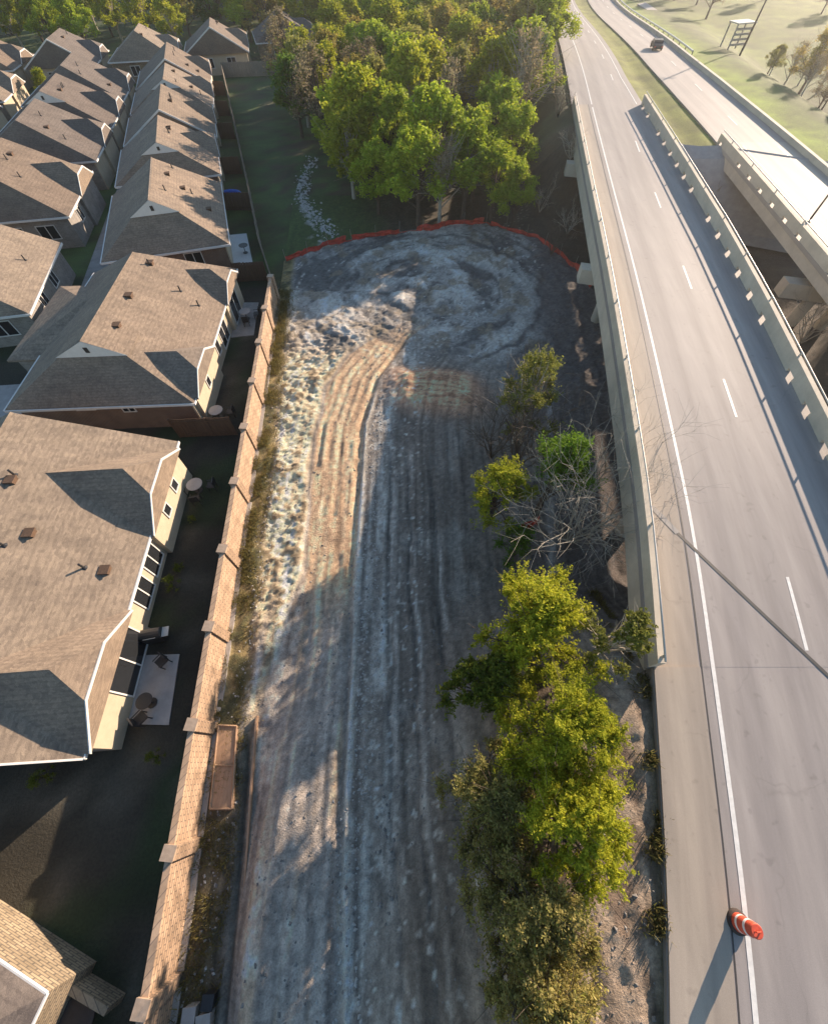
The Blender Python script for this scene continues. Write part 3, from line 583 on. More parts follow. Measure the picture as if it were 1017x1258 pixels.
# second row, across the narrow lane
rowb = [((-31.0, 30.6), .22, 10.6, M_shin, M_greyb, 'house at the left edge beyond the nearest roof with grey stone rear wall', ((9.9, .1),)), ((-34.7, 46.4), .20, 10.4, M_shin3, M_greyb, 'second house of the inner row with a white dormer and half shaded roof', ()),
        ((-37.6, 60.2), .20, 9.4, M_shin2, M_cream, 'third house of the inner row with tall lit cream gable', ()), ((-40.0, 71.2), .2, 9, M_shin2, M_cream, 'fourth house of the inner row with cream gable and dark roof', ()),
        ((-42.6, 82.2), .2, 9, M_shin2, M_cream, 'fifth house of the inner row with dark roof', ())]
for i, (o, rz, L, rm, wm, lb, _) in enumerate(rowb):
    house('inner_row_house', lb, o, rz, L, 13, ze=3.1 if i else 2.9, zr=6.2, hips=(2.8 if i < 2 else 2.0, 0), roofm=rm, wallm=wm, sidem=M_greyb, gables=(((L*.45, L-.4, 4.9, .3),) if i else ()),
        wins=(('r', L*.3, 1.3, 1.2, 1.2, 2), ('r', L*.62, 1.3, 1.2, 1.2, 2), ('n', -2.5, 1.8, 1.3, .9, 2), ('n', -5.5, 1.8, 1.3, .9, 2)) if i < 2 else (('n', -2.5, 1.6, 1.2, .9, 2),), vents=3, seed=40+i, detail=1, gablet=(i == 3))
rowc = [((-51.8, 43.8), .2, 11), ((-54.5, 57.5), .2, 10), ((-57.2, 70), .2, 9.5), ((-60, 82), .2, 9.5)]
lc = ['nearest house of the outer row at the left edge', 'outer row house second from the left edge with tan roof', 'outer row house third along with dark roof', 'outer row house fourth along under the crossing street']
for i, (o, rz, L) in enumerate(rowc):
    house('outer_row_house', lc[i], o, rz, L, 12, ze=3, zr=6.0, hips=(2.4, 0), roofm=(M_shin, M_shin3, M_shin2, M_shin)[i], wallm=M_cream, sidem=M_greyb, gables=((L*.4, L-.4, 4.7, .3),), wins=(('n', -3, 1.6, 1.2, .9, 2),), vents=2, seed=60+i, detail=1)
# houses across the far street, gables toward us
rowf = [(-99, 92, 'pale gabled house at the far left beneath the trees'), (-85, 95, 'far street house with bright gable second from left'), (-71.5, 98, 'far street house with cream gable between two dark roofs'), (-59, 101, 'far street house with arched porch and grey roof'),
        (-46.5, 105, 'far street house in the middle with blue grey roof'), (-35, 110, 'far street house with white gable near the fence end'), (-24, 119, 'rightmost far street house half hidden by bare trees')]
for i, (x, y, lb) in enumerate(rowf):
    r = house('far_street_house', lb, (x+4.6, y), math.radians(4+2*i), 9.5, 10.5, ze=3, zr=5.9, hips=(0 if i % 2 else 1.6, 2), roofm=(M_shin2, M_shin, M_shin3)[i % 3], wallm=M_cream, sidem=M_cream if i % 2 else M_stone, gables=((3.5, 8.5, 4.7, .3),), wins=(('n', -3, 1.6, 1.3, .9, 2), ('n', -7, 1.6, 1.3, .9, 2)), vents=2, seed=80+i, detail=1, group='houses across the far street')
# corner house at the bottom left
h0 = empty('corner_house', (0, 0, 0)); tag(h0, 'corner of a cream stone house with tan roof at the bottom left edge', 'house')
e0 = Vector(at(-60, 1142, 2.9)); e1 = Vector(at(57, 1222, 2.9)); e2 = Vector(at(20, 1300, 2.9)); d = (e1-e0).normalized(); d2 = (e2-e1).normalized()
far0 = e0-d*4; P = [far0, e1, e1+d2*7, far0+d2*7]; ct = sum(P, Vector())/4
inner = [p+(ct-p)*.06 for p in P]
MB().prism([(p.x, p.y) for p in inner], -.3, 2.85).build('wall', M_stone, h0)
V = [(p.x, p.y, 2.9) for p in P]+[(ct.x, ct.y, 4.9)]+[(p.x, p.y, 2.75) for p in P]
mesh('roof', V, [[1, 0, 4], [2, 1, 4], [3, 2, 4], [0, 3, 4], [0, 1, 6, 5], [1, 2, 7, 6], [2, 3, 8, 7], [3, 0, 5, 8], [5, 6, 7, 8]], M_shin2, h0)
g = MB()
for a, b in ((P[0], P[1]), (P[1], P[2])): g.tube([(a.x, a.y, 2.86), (b.x, b.y, 2.86)], .06, 6)
g.build('gutter', M_white, h0)
sw = MB(); a = Vector(at(60, 1172)); b = Vector(at(152, 1226)); dd = (b-a).normalized(); nn = Vector((-dd.y, dd.x, 0))*.12
sw.prism([((a-nn).x, (a-nn).y), ((b-nn).x, (b-nn).y), ((b+nn).x, (b+nn).y), ((a+nn).x, (a+nn).y)], -.1, 1.0); tag(sw.build('garden_wall', M_stone), 'short low cream stone garden wall beside the corner house', 'wall')
# front garages / lower wings
def wing(label, cx, cy, rz, wx, wy, ze=2.4, zr=3.9, rm=M_shin):
    root = empty('garage_wing', (cx, cy, 0), rz); tag(root, label, 'garage', 'front garages')
    MB().box(-wx/2, wx/2, -wy/2, wy/2, -.2, ze).build('wall', M_greyb, root); o = .35
    V = [(-wx/2-o, -wy/2-o, ze), (wx/2+o, -wy/2-o, ze), (wx/2+o, wy/2+o, ze), (-wx/2-o, wy/2+o, ze), (-wx/2+wy/2, 0, zr), (wx/2, 0, zr)]+[(-wx/2-o, -wy/2-o, ze-.15), (wx/2+o, -wy/2-o, ze-.15), (wx/2+o, wy/2+o, ze-.15), (-wx/2-o, wy/2+o, ze-.15)]
    mesh('roof', V, [[0, 1, 5, 4], [2, 3, 4, 5], [1, 2, 5], [3, 0, 4], [0, 6, 7, 1], [1, 7, 8, 2], [2, 8, 9, 3], [3, 9, 6, 0], [9, 8, 7, 6]], rm, root)
wing('dark shaded garage wing in front of the second house', -27.2, 30.0, .05, 5.0, 9.0)
# lane, driveways and patios
def slab(name, pix, z, mat, label=None, cat=None, thick=.12):
    P = [at(px, py, 0)[:2] for px, py in pix]; o = MB().prism(P, z-thick, z).build(name, mat)
    return tag(o, label, cat) if label else struct(o)
slab('driveway', [(0, 474), (62, 470), (38, 500), (0, 545)], .05, M_slab)
struct(ribbon('lane', lambda y: -30.2-.22*(y-31), 0, 3.2, 22, 100, 0, M_concd, 4)); bpy.data.objects['lane'].location.z = 0
ln = bpy.data.objects['lane']
for v in ln.data.vertices: v.co.z = .03
slab('garden_patio', [(152, 806), (221, 804), (208, 891), (160, 890)], .06, M_slab, 'square pale concrete patio behind the nearest house', 'patio')
slab('garden_patio', [(272, 290), (303, 287), (311, 325), (282, 330)], .06, M_white, 'small white patio behind the third house', 'patio')
slab('garden_patio', [(270, 236), (292, 234), (294, 254), (274, 256)], .06, M_slab, 'small patio under the blue pool', 'patio')
slab('garden_patio', [(292, 372), (318, 372), (312, 412), (284, 415)], .06, M_concd, 'dark patio behind the second house', 'patio')
# garden dividers
for k, (pa, pb, lb) in enumerate([((222, 537), (293, 534), 'dark fence between the first and second back gardens'), ((292, 346), (330, 344), 'dark fence between the second and third back gardens'), ((275, 258), (312, 258), 'dark fence just below the blue pool'),
    ((268, 214), (298, 213), 'dark fence just above the blue pool'), ((262, 170), (290, 170), 'fifth garden divider fence along the row'), ((259, 142), (284, 142), 'sixth garden divider fence along the row'), ((257, 117), (279, 117), 'farthest garden divider fence')]):
    a = at(*pa); b = at(*pb); wood_fence([a[:2], b[:2]], 1.75, lb, M_woodd, 'garden_fence', 'garden divider fences')
# ------------------------------------------------------------------ garden furniture
def chair_mb(x, y, rz, root):
    c, s = math.cos(rz), math.sin(rz)
    def tr(V): return [(x+v[0]*c-v[1]*s, y+v[0]*s+v[1]*c, v[2]) for v in V]
    for nm, bxs in (('seat', [(-.25, .25, -.25, .25, .42, .47)]), ('backrest', [(-.25, .25, .22, .27, .47, .95)]), ('chair_legs', [(sx*.22-.02, sx*.22+.02, sy*.22-.02, sy*.22+.02, 0, .42) for sx in (-1, 1) for sy in (-1, 1)]), ('armrest', [(-.27, -.22, -.24, .24, .62, .65), (.22, .27, -.24, .24, .62, .65)])):
        m = MB()
        for b in bxs: m.box(*b)
        m.V = tr(m.V); m.build(nm, M_dark, root)
def patio_chair(x, y, rz, label, z=.07):
    r = empty('patio_chair', (x, y, z), rz); tag(r, label, 'chair', 'patio chairs'); chair_mb(0, 0, 0, r); return r
def patio_table(x, y, label, r_=.55, z=.07, mat=None):
    r = empty('patio_table', (x, y, z)); tag(r, label, 'table', 'patio tables'); mat = mat or M_metal
    MB().tube([(0, 0, .70), (0, 0, .74)], r_, 20).build('table_top', mat, r); MB().tube([(0, 0, 0), (0, 0, .70)], .04, 8).build('pedestal', M_dark, r); MB().tube([(0, 0, .0), (0, 0, .03)], .25, 12).build('base', M_dark, r)
for px, py, where in ((245, 603, 'in the shaded garden above the nearest house patio'), (270, 513, 'behind the second house near the divider fence'), (304, 392, 'on the dark patio behind the second house')):
    p = at(px, py); patio_table(p[0], p[1], 'round dark patio table '+where, .5, .03, M_slab)
    for k, (nm, a) in enumerate((('left', 0.2), ('near', 1.8), ('right', 3.3))):
        dx, dy = -.95*math.cos(a), -.95*math.sin(a); patio_chair(p[0]+dx, p[1]+dy, a+math.pi/2+math.pi/2*0+math.pi*.0+math.pi/2*.0, nm+'hand chair at the round table '+where, .03)
p = at(188, 864); patio_table(p[0], p[1], 'dark round table on the pale patio of the nearest house', .38, .07, M_dark)
q = at(180, 884); patio_chair(q[0], q[1], 2.5, 'lower chair beside the table on the pale patio'); q = at(205, 815); patio_chair(q[0], q[1], -.6, 'chair alone at the upper corner of the pale patio')
# barbecue by the bay
p = at(196, 784); gr = empty('barbecue', (p[0], p[1], 0), .2); tag(gr, 'black lidded barbecue standing against the nearest house', 'barbecue')
MB().box(-.5, .5, -.28, .28, .1, .8).build('cabinet', M_dark, gr); MB().tube([(-.5, 0, .85), (.5, 0, .85)], .27, 12).build('lid', M_dark, gr); MB().box(.52, .85, -.25, .25, .78, .82).build('side_shelf', M_metal, gr); MB().tube([(-.3, -.3, .95), (.3, -.3, .95)], .02, 6).build('handle', M_metal, gr)
p = at(283, 243); pl = empty('paddling_pool', (p[0], p[1], .06)); tag(pl, 'round blue paddling pool in a back garden of the fence row', 'pool')
m = MB(); m.tube([(1.3*math.cos(t), 1.3*math.sin(t), .2) for t in np.linspace(0, 2*math.pi, 22)], .18, 8); m.build('rim', M_blue, pl, True); MB().tube([(0, 0, 0), (0, 0, .12)], 1.3, 22).build('liner', M_blue, pl)
p = at(302, 311); patio_table(p[0], p[1], 'dark square topped table on the small white patio', .45, .07, M_dark)
p = at(279, 297); patio_chair(p[0], p[1], .5, 'dark chair by the house on the small white patio')
# ------------------------------------------------------------------ orange site fence
of = empty('orange_site_fence', (0, 0, 0)); tag(of, 'sagging orange plastic mesh fence curving round the head of the site', 'fence')
pts = []
for (a, b) in zip(ARC[:-1], ARC[1:]):
    n = max(2, int(math.hypot(b[0]-a[0], b[1]-a[1])/.3))
    for k in range(n): t = k/n; pts.append((a[0]*(1-t)+b[0]*t, a[1]*(1-t)+b[1]*t))
m = MB(); V = []; rows = 5
for i, (x, y) in enumerate(pts):
    h = .16+.62*float(vnoise(i*.14, 3.3, 4))+.08*random.random(); lean = .5*(float(vnoise(i*.09, 8.8, 9))-.5); g = site_z(x, y)
    for r in range(rows): t = r/(rows-1); V.append((x+.05*math.sin(i*1.3+r), y+lean*t+.07*math.sin(i*.9+r*2), g-.03+h*t*(1-.25*abs(lean))))
Fc = [[i*rows+r, (i+1)*rows+r, (i+1)*rows+r+1, i*rows+r+1] for i in range(len(pts)-1) for r in range(rows-1) if not (39 < i < 46 or 70 < i < 74 or 21 < i < 24) or r < 1]
o = mesh('mesh_sheet', V, Fc, M_orange, of); md = o.modifiers.new('thickness', 'SOLIDIFY'); md.thickness = .02
for i in range(0, len(pts), 8):
    x, y = pts[i]; g = site_z(x, y); MB().tube([(x, y-.03, g-.1), (x+random.uniform(-.08, .08), y-.03, g+1.15)], .025, 6).build('fence_stake', M_wood, of)
# ------------------------------------------------------------------ traffic barrel
bx_, by_, _ = at(904, 1132, 6.0); br = empty('traffic_barrel', (bx_, by_, 6.0)); tag(br, 'orange traffic barrel with white bands standing on the highway edge line', 'traffic barrel'); br.scale = (.74, .74, .85)
M_bor = plain('barrel_orange', (.62, .085, .04), .55, .2, 6, .05); M_bwh = plain('barrel_white', (.8, .74, .7), .4, .05, 6, .03); M_rub = plain('rubber', (.05, .035, .03), .9, .2, 5)
MB().tube([(0, 0, 0.078), (0, 0, .17)], [.40, .37], 24).build('rubber_base', M_rub, br, True)
prof = [(.12, .295), (.28, .29), (.30, .28), (.45, .275), (.47, .265), (.62, .26), (.64, .25), (.79, .245), (.81, .235), (.96, .23), (1.0, .20)]
MB().tube([(0, 0, z) for z, r in prof], [r for z, r in prof], 24).build('barrel_body', M_bor, br)
for z in (.31, .65): MB().tube([(0, 0, z), (0, 0, z+.09)], [.288-.06*(z-.2), .284-.06*(z-.2)], 24).build('white_band', M_bwh, br)
MB().tube([(-.1, 0, 1.0), (-.07, 0, 1.07), (.07, 0, 1.07), (.1, 0, 1.0)], .025, 6).build('handle', M_bor, br)
# ------------------------------------------------------------------ car, poles, frame, planks
p = at(812, 62, 5.2); yy = p[1]; ca = empty('distant_car', (p[0]-1.0, yy, float(ZR(yy))), -.16); ca.scale = (.75, .75, .75); tag(ca, 'small dark car driving away on the far highway', 'car')
pro = [(-2.2, .35), (-2.2, .8), (-1.9, .95), (-1.3, 1.0), (-.8, 1.42), (.7, 1.45), (1.3, 1.0), (2.1, .85), (2.25, .55), (2.2, .35)]
m = MB(); n = len(pro); m.add([(-.88, y, z) for y, z in pro]+[(.88, y, z) for y, z in pro], [list(range(n)), list(range(n, 2*n))[::-1]]+[[i, n+i, n+(i+1) % n, (i+1) % n] for i in range(n)]); m.build('body', M_dark, ca)
MB().box(-.89, .89, -.9, .95, 1.05, 1.33).build('window', M_glass, ca)
for sx in (-1, 1):
    for sy in (-1.35, 1.35): MB().tube([(sx*.75, sy, .33), (sx*.93, sy, .33)], .33, 14).build('wheel', M_rub, ca)
    MB().box(sx*.7-.15, sx*.7+.15, -2.23, -2.19, .6, .75).build('tail_light', M_bor, ca)
def pole(px, py, h, lean, label, arm=True, z=0):
    p = at(px, py, z); g = float(hz(p[0], p[1])); r = empty('utility_pole', (p[0], p[1], g)); tag(r, label, 'pole')
    MB().tube([(0, 0, -.2), (lean, 0, h)], [.16, .10], 8).build('shaft', M_dark, r, True)
    if arm: MB().tube([(lean-1.0, 0, h-.5), (lean+1.0, 0, h-.5)], .06, 6).build('cross_arm', M_dark, r)
    return r
pole(898, 90, 9.5, .3, 'tall thin dark pole beside the grey frame on the far grass', True, 2.5)
p = at(984, 272, 6.0); lp = empty('street_lamp', (p[0]+.6, p[1], 6.0)); tag(lp, 'slim street lamp rising from the far bridge at the right edge', 'street lamp')
MB().tube([(0, 0, 0), (.05, 0, 3.6)], [.08, .05], 8).build('lamp_post', M_dark, lp, True); MB().tube([(0, 0, 0), (0, 0, .12)], .16, 10).build('base_plate', M_metal, lp); MB().tube([(.05, 0, 3.6), (.05, 0, 3.72), (.05, 0, 3.9)], [.07, .16, .10], 10).build('lamp_head', M_metal, lp)
p = at(890, 78, 3.0); gz = float(hz(p[0], p[1])); fr = empty('steel_frame', (p[0], p[1], gz), .3); tag(fr, 'small grey steel frame with slatted panel standing on the far grass', 'frame')
for x in (-1.6, 1.6):
    for y in (-.9, .9): MB().box(x-.08, x+.08, y-.08, y+.08, 0, 3).build('post', M_concd, fr)
MB().box(-1.8, 1.8, -1.1, 1.1, 3, 3.15).build('top', M_metal, fr)
for k in range(4): MB().box(-1.5, 1.5, -.95, -.85, .7+k*.55, .95+k*.55).build('slat', M_concd, fr)
# guard rail by the far highway and field road
m = MB(); m.tube([(float(L2(y)+W2(y))+.9, y, float(ZR(y))+.62) for y in np.arange(90, 180, 4)], .12, 6); gl = empty('guard_rail', (0, 0, 0)); tag(gl, 'pale guard rail along the far edge of the far highway', 'guard rail'); m.build('rail', M_metal, gl)
for y in np.arange(90, 180, 4): x = float(L2(y)+W2(y))+.9; MB().box(x-.06, x+.06, y-.06, y+.06, float(ZR(y))-.3, float(ZR(y))+.6).build('post', M_wood, gl)
fp = [at(px, py, 1)[:2] for px, py in ((782, 8), (826, 36), (834, 35), (792, 6))]; struct(MB().prism(fp, .6, 1.5).build('path', M_slab))
P_ = [at(262, 993), at(288, 993), at(294, 893), at(272, 892)]
pk = empty('timber_trough', (0, 0, 0)); tag(pk, 'long brown timber lid lying on the weeds beside the brick wall', 'timber box'); z0 = .15
MB().prism([p[:2] for p in P_], -.05, .32).build('board', M_plank, pk)
for i in (0, 1, 2, 3):
    a, b = Vector(P_[i]), Vector(P_[(i+1) % 4]); MB().tube([(a.x, a.y, .35), (b.x, b.y, .35)], .045, 4).build('rim', M_plank, pk)
a = (Vector(P_[0])+Vector(P_[3]))/2; b = (Vector(P_[1])+Vector(P_[2]))/2; MB().tube([(a.x, a.y, .345), (b.x, b.y, .345)], .04, 4).build('batten', M_plank, pk)
fb = MB(); q = [at(317, 880), at(311, 960), at(303, 1080), at(291, 1258), at(283, 1400)]
for a, b in zip(q[:-1], q[1:]):
    fb.prism([(a[0]-.03, a[1]), (b[0]-.03, b[1]), (b[0]+.05, b[1]), (a[0]+.05, a[1])], -.2, .28)
tag(fb.build('form_board', M_plank), 'long timber form board edging the lower left of the track', 'board')
for k, (px, py, s, lb) in enumerate([(262, 1224, .18, 'dark box left on the weeds by the wall at the bottom'), (240, 1240, .2, 'pale crate left by the wall at the bottom edge'), (257, 1250, .22, 'larger pale crate at the bottom edge')]):
    p = at(px, py); bxm = empty('crate', (p[0], p[1], 0), .1*k); tag(bxm, lb, 'crate'); z = site_z(p[0], p[1]); MB().box(-s, s, -s, s, z-.05, z+.45).build('crate_body', (M_dark, M_cap, M_cap)[k], bxm); MB().box(-s-.03, s+.03, -s-.03, s+.03, z+.45, z+.5).build('crate_lid', (M_dark, M_slab, M_cap)[k], bxm)
# ------------------------------------------------------------------ loose stones, straw
M_rock2 = plain('dull_stone', (.22, .205, .19), .95, .4, 3, .5)
def scatter_rocks(name, pts, smin, smax, mat):
    V = []; Fc = []; base = np.array([(1, 0, 0), (-1, 0, 0), (0, 1, 0), (0, -1, 0), (0, 0, 1), (0, 0, -1)], float)
    tri = [[0, 2, 4], [2, 1, 4], [1, 3, 4], [3, 0, 4], [2, 0, 5], [1, 2, 5], [3, 1, 5], [0, 3, 5]]
    P = np.array(pts); A_, D_ = site(P[:, 0][None], P[:, 1][None]); zz = (hz(P[:, 0], P[:, 1])+.03+D_[0])
    for (x, y), z in zip(pts, zz):
        s = smin+(smax-smin)*random.random()**3; th = random.random()*6.28; n = len(V); c, s_ = math.cos(th), math.sin(th)
        for b in base*np.array([1, .75, .6])*s*(.75+.5*R_.rand(6, 1)): V.append((x+b[0]*c-b[1]*s_, y+b[0]*s_+b[1]*c, z+b[2]))
        Fc += [[n+i for i in t] for t in tri]
    return stuff(mesh(name, V, Fc, mat))
pts = []
while len(pts) < 5000:
    y = random.uniform(-10, 50); t = random.random(); x = float(wallx(y))*(1-t)+float(L1(y))*t; k = vnoise(x*.9, y*.5, 66)
    if k > .45 and y < np.interp(x, AX, AY): pts.append((x, y))
scatter_rocks('loose_stones', pts, .015, .11, M_rock2)
pts = []
for y in np.arange(-10, 24, .012):
    k = -2.4+random.gauss(0, .45) if random.random() < .7 else -8.4+random.gauss(0, .3)-.06*y
    pts.append((k, y+random.random()*.2))
scatter_rocks('track_rubble', pts, .015, .10, M_rock)
pts = [(random.uniform(4.2, 7.3)+.2*y_, y_) for y_ in [random.uniform(-9, .5) for _ in range(700)]]; scatter_rocks('embankment_clods', pts, .012, .06, plain('earth_clod', (.25, .2, .16), .95, .25, 6, .5))
def blades(name, pts, hmin, hmax, wd, mat, lean=.5):
    n = len(pts); P = np.array(pts); D_ = site(P[:, 0][None], P[:, 1][None])[1][0] if name != 'creek_brush' else 0
    z = hz(P[:, 0], P[:, 1])+D_; th = R_.rand(n)*6.28; h = hmin+(hmax-hmin)*R_.rand(n)**1.5; l = lean*h*R_.rand(n); lt = R_.rand(n)*6.28
    B = np.stack([P[:, 0], P[:, 1], z], 1); u = np.stack([np.cos(th), np.sin(th), 0*th], 1)*wd; T_ = B+np.stack([np.cos(lt)*l, np.sin(lt)*l, h], 1)
    V = np.stack([B-u, B+u, T_+u*.3, T_-u*.3], 1).reshape(-1, 3); Fc = np.arange(4*n).reshape(-1, 4).tolist()
    return stuff(mesh(name, V, Fc, mat))
pts = []
for _ in range(26000):
    y = random.uniform(-12, 38); d_ = .15+abs(random.gauss(0, .7)) if y > 1 else .15+random.random()*1.6
    if vnoise(d_*1.5, y*1.2, 31) > .35: pts.append((float(wallx(y))+d_, y))
blades('wall_weeds', pts, .06, .4, .015, L_dry, 1.2)
pts = [(random.uniform(8, 10)+0*y, y) for y in []]
for _ in range(9000):
    y = random.uniform(-10, 8); o_ = abs(random.gauss(0, .3))
    if vnoise(y*1.3, o_*2, 12) > .62-.03*y: pts.append((float(L1(y))-.1-o_, y))
blades('verge_weeds', pts, .05, .35, .02, L_dry, .9)
# ------------------------------------------------------------------ trees
def leaves(C, n, rad, size, seed, flat=.8, elong=1.0, spread=1.0):
    """quads of leaves scattered through clumps with centres C and radii rad"""
    r = np.random.RandomState(seed); S = 22; nS = len(C)*S; sk = np.repeat(np.arange(len(C)), S)
    sd_ = r.normal(size=(nS, 3)); sd_[:, 2] += .35; sd_ /= np.linalg.norm(sd_, axis=1)[:, None]; sl_ = rad[sk]*(.55+spread*r.rand(nS)**1.6)
    j = r.randint(0, nS, n); t_ = r.rand(n)**.6
    P = C[sk[j]]+sd_[j]*(sl_[j]*t_)[:, None]*np.array([1, 1, flat])+r.normal(size=(n, 3))*(rad[sk[j]]*.10)[:, None]
    a = r.normal(size=(n, 3)); a /= np.linalg.norm(a, axis=1)[:, None]; a[:, 2] *= .6; b = np.cross(a, r.normal(size=(n, 3))); b /= np.linalg.norm(b, axis=1)[:, None]
    s = size*(.6+.8*r.rand(n))[:, None]; V = np.stack([P-a*s*elong, P-b*s*.45, P+a*s*elong, P+b*s*.45], 1)
    return V
def quadmesh(name, V, mat):
    n = len(V); me = bpy.data.meshes.new(name); me.vertices.add(4*n); me.vertices.foreach_set('co', V.reshape(-1).astype(np.float32))
    me.loops.add(4*n); me.loops.foreach_set('vertex_index', np.arange(4*n, dtype=np.int32)); me.polygons.add(n)
    me.polygons.foreach_set('loop_start', np.arange(0, 4*n, 4, dtype=np.int32)); me.polygons.foreach_set('loop_total', np.full(n, 4, np.int32)); me.update(calc_edges=True); me.materials.append(mat); return me
def tree_meshes(seed, H, R, nl, ls, leafm, bark, low=.35, nclump=34, trunks=1, twig=0, flat=.85, clr=.30, tr=.035, spread=1.0):
    r = random.Random(seed); m = MB(); C = []; rad = []
    for k in range(nclump):
        th = r.random()*6.283; q = r.random()**.5; zz = low+(1-low)*r.random(); prof = math.sin(min(1, (1-zz)/(1-low)*1.0)*math.pi*.5+.25)
        rr = R*q*prof*(.8+.4*r.random()); C.append((rr*math.cos(th), rr*math.sin(th), H*zz)); rad.append(R*clr*(.6+.8*r.random()))
    C = np.array(C); rad = np.array(rad)
    for t in range(trunks):
        a = t*2.4+r.random(); bx = .25*trunks*.4*math.cos(a) if trunks > 1 else 0; by = .25*trunks*.4*math.sin(a) if trunks > 1 else 0
        top = (bx*3+r.uniform(-.3, .3), by*3+r.uniform(-.3, .3), H*.75); mid = (bx*1.6+r.uniform(-.2, .2), by*1.6+r.uniform(-.2, .2), H*.35)
        m.tube([(bx, by, -.4), mid, top], [H*tr/trunks**.4, H*tr*.6/trunks**.4, H*.008], 7)
    for i in range(len(C)):
        c = Vector(C[i]); f = r.uniform(.2, .6); s = Vector((0, 0, H*f*.9)); s.z = min(s.z, c.z*.8); mdp = (s+c)/2+Vector((r.uniform(-.3, .3), r.uniform(-.3, .3), r.uniform(-.1, .4)))*R*.25
        m.tube([s, mdp, c], [H*.010, H*.006, H*.003], 4, False)
        for k in range(twig):
            e = c+Vector((r.gauss(0, 1), r.gauss(0, 1), r.gauss(.4, .8)))*rad[i]*.9; st = mdp.lerp(c, r.random()); mm = (st+e)/2+Vector((r.gauss(0, .1), r.gauss(0, .1), r.gauss(0, .1)))*R*.3; m.tube([st, mm, e], [H*.003, H*.002, H*.0008], 3, False)
    me = bpy.data.meshes.new('trunk'); me.from_pydata(m.V, [], m.F); me.update(); me.materials.append(bark)
    cm = quadmesh('crown', leaves(C, nl, rad, ls, seed, flat, 1.0, spread), leafm); return me, cm
def put_tree(meshes, x, y, label, s=1.0, rz=0, group=None, name='tree', cat='tree', sx=None, z=None):
    t = empty(name, (x, y, float(hz(x, y)) if z is None else z), rz); t.scale = (s*(sx or 1), s*(sx or 1), s); tag(t, label, cat, group)
    for nm, me in zip(('trunk', 'crown'), meshes): link(bpy.data.objects.new(nm, me), t)
    return t
W_ = {}
for i, (k, lm, bk, nl, ls, tw) in enumerate([('lime', L_lime, M_bark, 8500, .18, 0), ('lime2', L_lime, M_bark, 7500, .19, 0), ('yellow', L_yel, M_bark, 7500, .20, 0), ('yellow2', L_yel, M_barkp, 6500, .20, 1), ('green', L_grn, M_bark, 8000, .20, 0), ('green2', L_grn, M_bark, 7000, .2, 0),
        ('rust', L_org, M_bark, 6500, .17, 1), ('rust2', L_org, M_bark, 5200, .17, 2), ('bare', L_bro, M_barkp, 2600, .13, 6), ('bare2', L_bro, M_bark, 3600, .14, 5), ('pale', L_pal, M_barkp, 6000, .17, 2), ('pale2', L_pal, M_bark, 6500, .18, 1)]):
    W_[k] = tree_meshes(100+i, 9.0, 3.7, int(nl*(1 if lm is L_bro else 1.8)), ls, lm, bk, .38, 30, 1, tw, .8, .36, .035, .55)
names = {'lime': 'lime green tree', 'lime2': 'fresh lime coloured tree', 'yellow': 'bright yellow green tree', 'yellow2': 'loose yellow green tree', 'green': 'dense green tree', 'green2': 'mid green tree', 'rust': 'rust coloured budding tree', 'rust2': 'thin rust coloured tree', 'bare': 'bare grey tree', 'bare2': 'bare brown tree', 'pale': 'pale olive tree', 'pale2': 'olive green tree'}
# trees of the wood one can pick out, by the place their crown shows at
front = [(515, 205, 'lime', .92, 'lime green tree left of the pair at the front edge of the wood'), (578, 210, 'lime2', .88, 'lime coloured tree overhanging the orange fence in the middle'), (618, 232, 'lime', .74, 'smaller yellow green tree right of the middle behind the orange fence'), (645, 255, 'lime2', .58, 'rightmost low yellow green tree behind the orange fence'),
    (545, 235, 'bare', .8, 'bare many branched tree standing right behind the orange fence'), (475, 150, 'lime', 1.0, 'rounded green tree behind the front pair'), (488, 88, 'lime2', 1.0, 'broad green tree high in the middle of the wood'), (360, 105, 'green2', .85, 'dense green tree at the left edge of the wood'),
    (400, 60, 'yellow', .8, 'bright yellow topped tree upper left of the wood'), (440, 105, 'rust', .85, 'rust orange tree beside the broad green tree'), (595, 75, 'rust2', 1.05, 'wide rust and olive tree right of the centre of the wood'), (640, 105, 'bare', 1.1, 'tall bare pale tree near the highway'),
    (600, 20, 'rust', .9, 'golden tree at the top beside the highway'), (560, 120, 'bare2', 1.05, 'brown leafless tree in the middle of the wood'), (350, 50, 'bare2', 1.1, 'tall grey brown tree at the upper left corner of the wood'), (430, 30, 'yellow2', .9, 'yellow tree at the top left of the wood'), (520, 45, 'pale', .9, 'olive tree top centre of the wood')]
taken = []
for px, py, k, s, lb in front:
    x, y, _ = at(px, py, 6.3*s); y = max(y, np.interp(x, AX, AY)+1.2); put_tree(W_[k], x, y, lb, s, random.random()*6, 'trees of the wood'); taken.append((x, y))
def inwood(x, y):
    left = np.interp(y, [48, 60, 84, 108, 130, 400], [-3, -8.5, -17, -25, -36, -160]); right = L1(y)-np.interp(y, [48, 62, 90, 130], [7.5, 6.5, 2.5, 2]); return left < x < right and y > np.interp(x, AX, AY)+2.5
cnt = 0; tries = 0
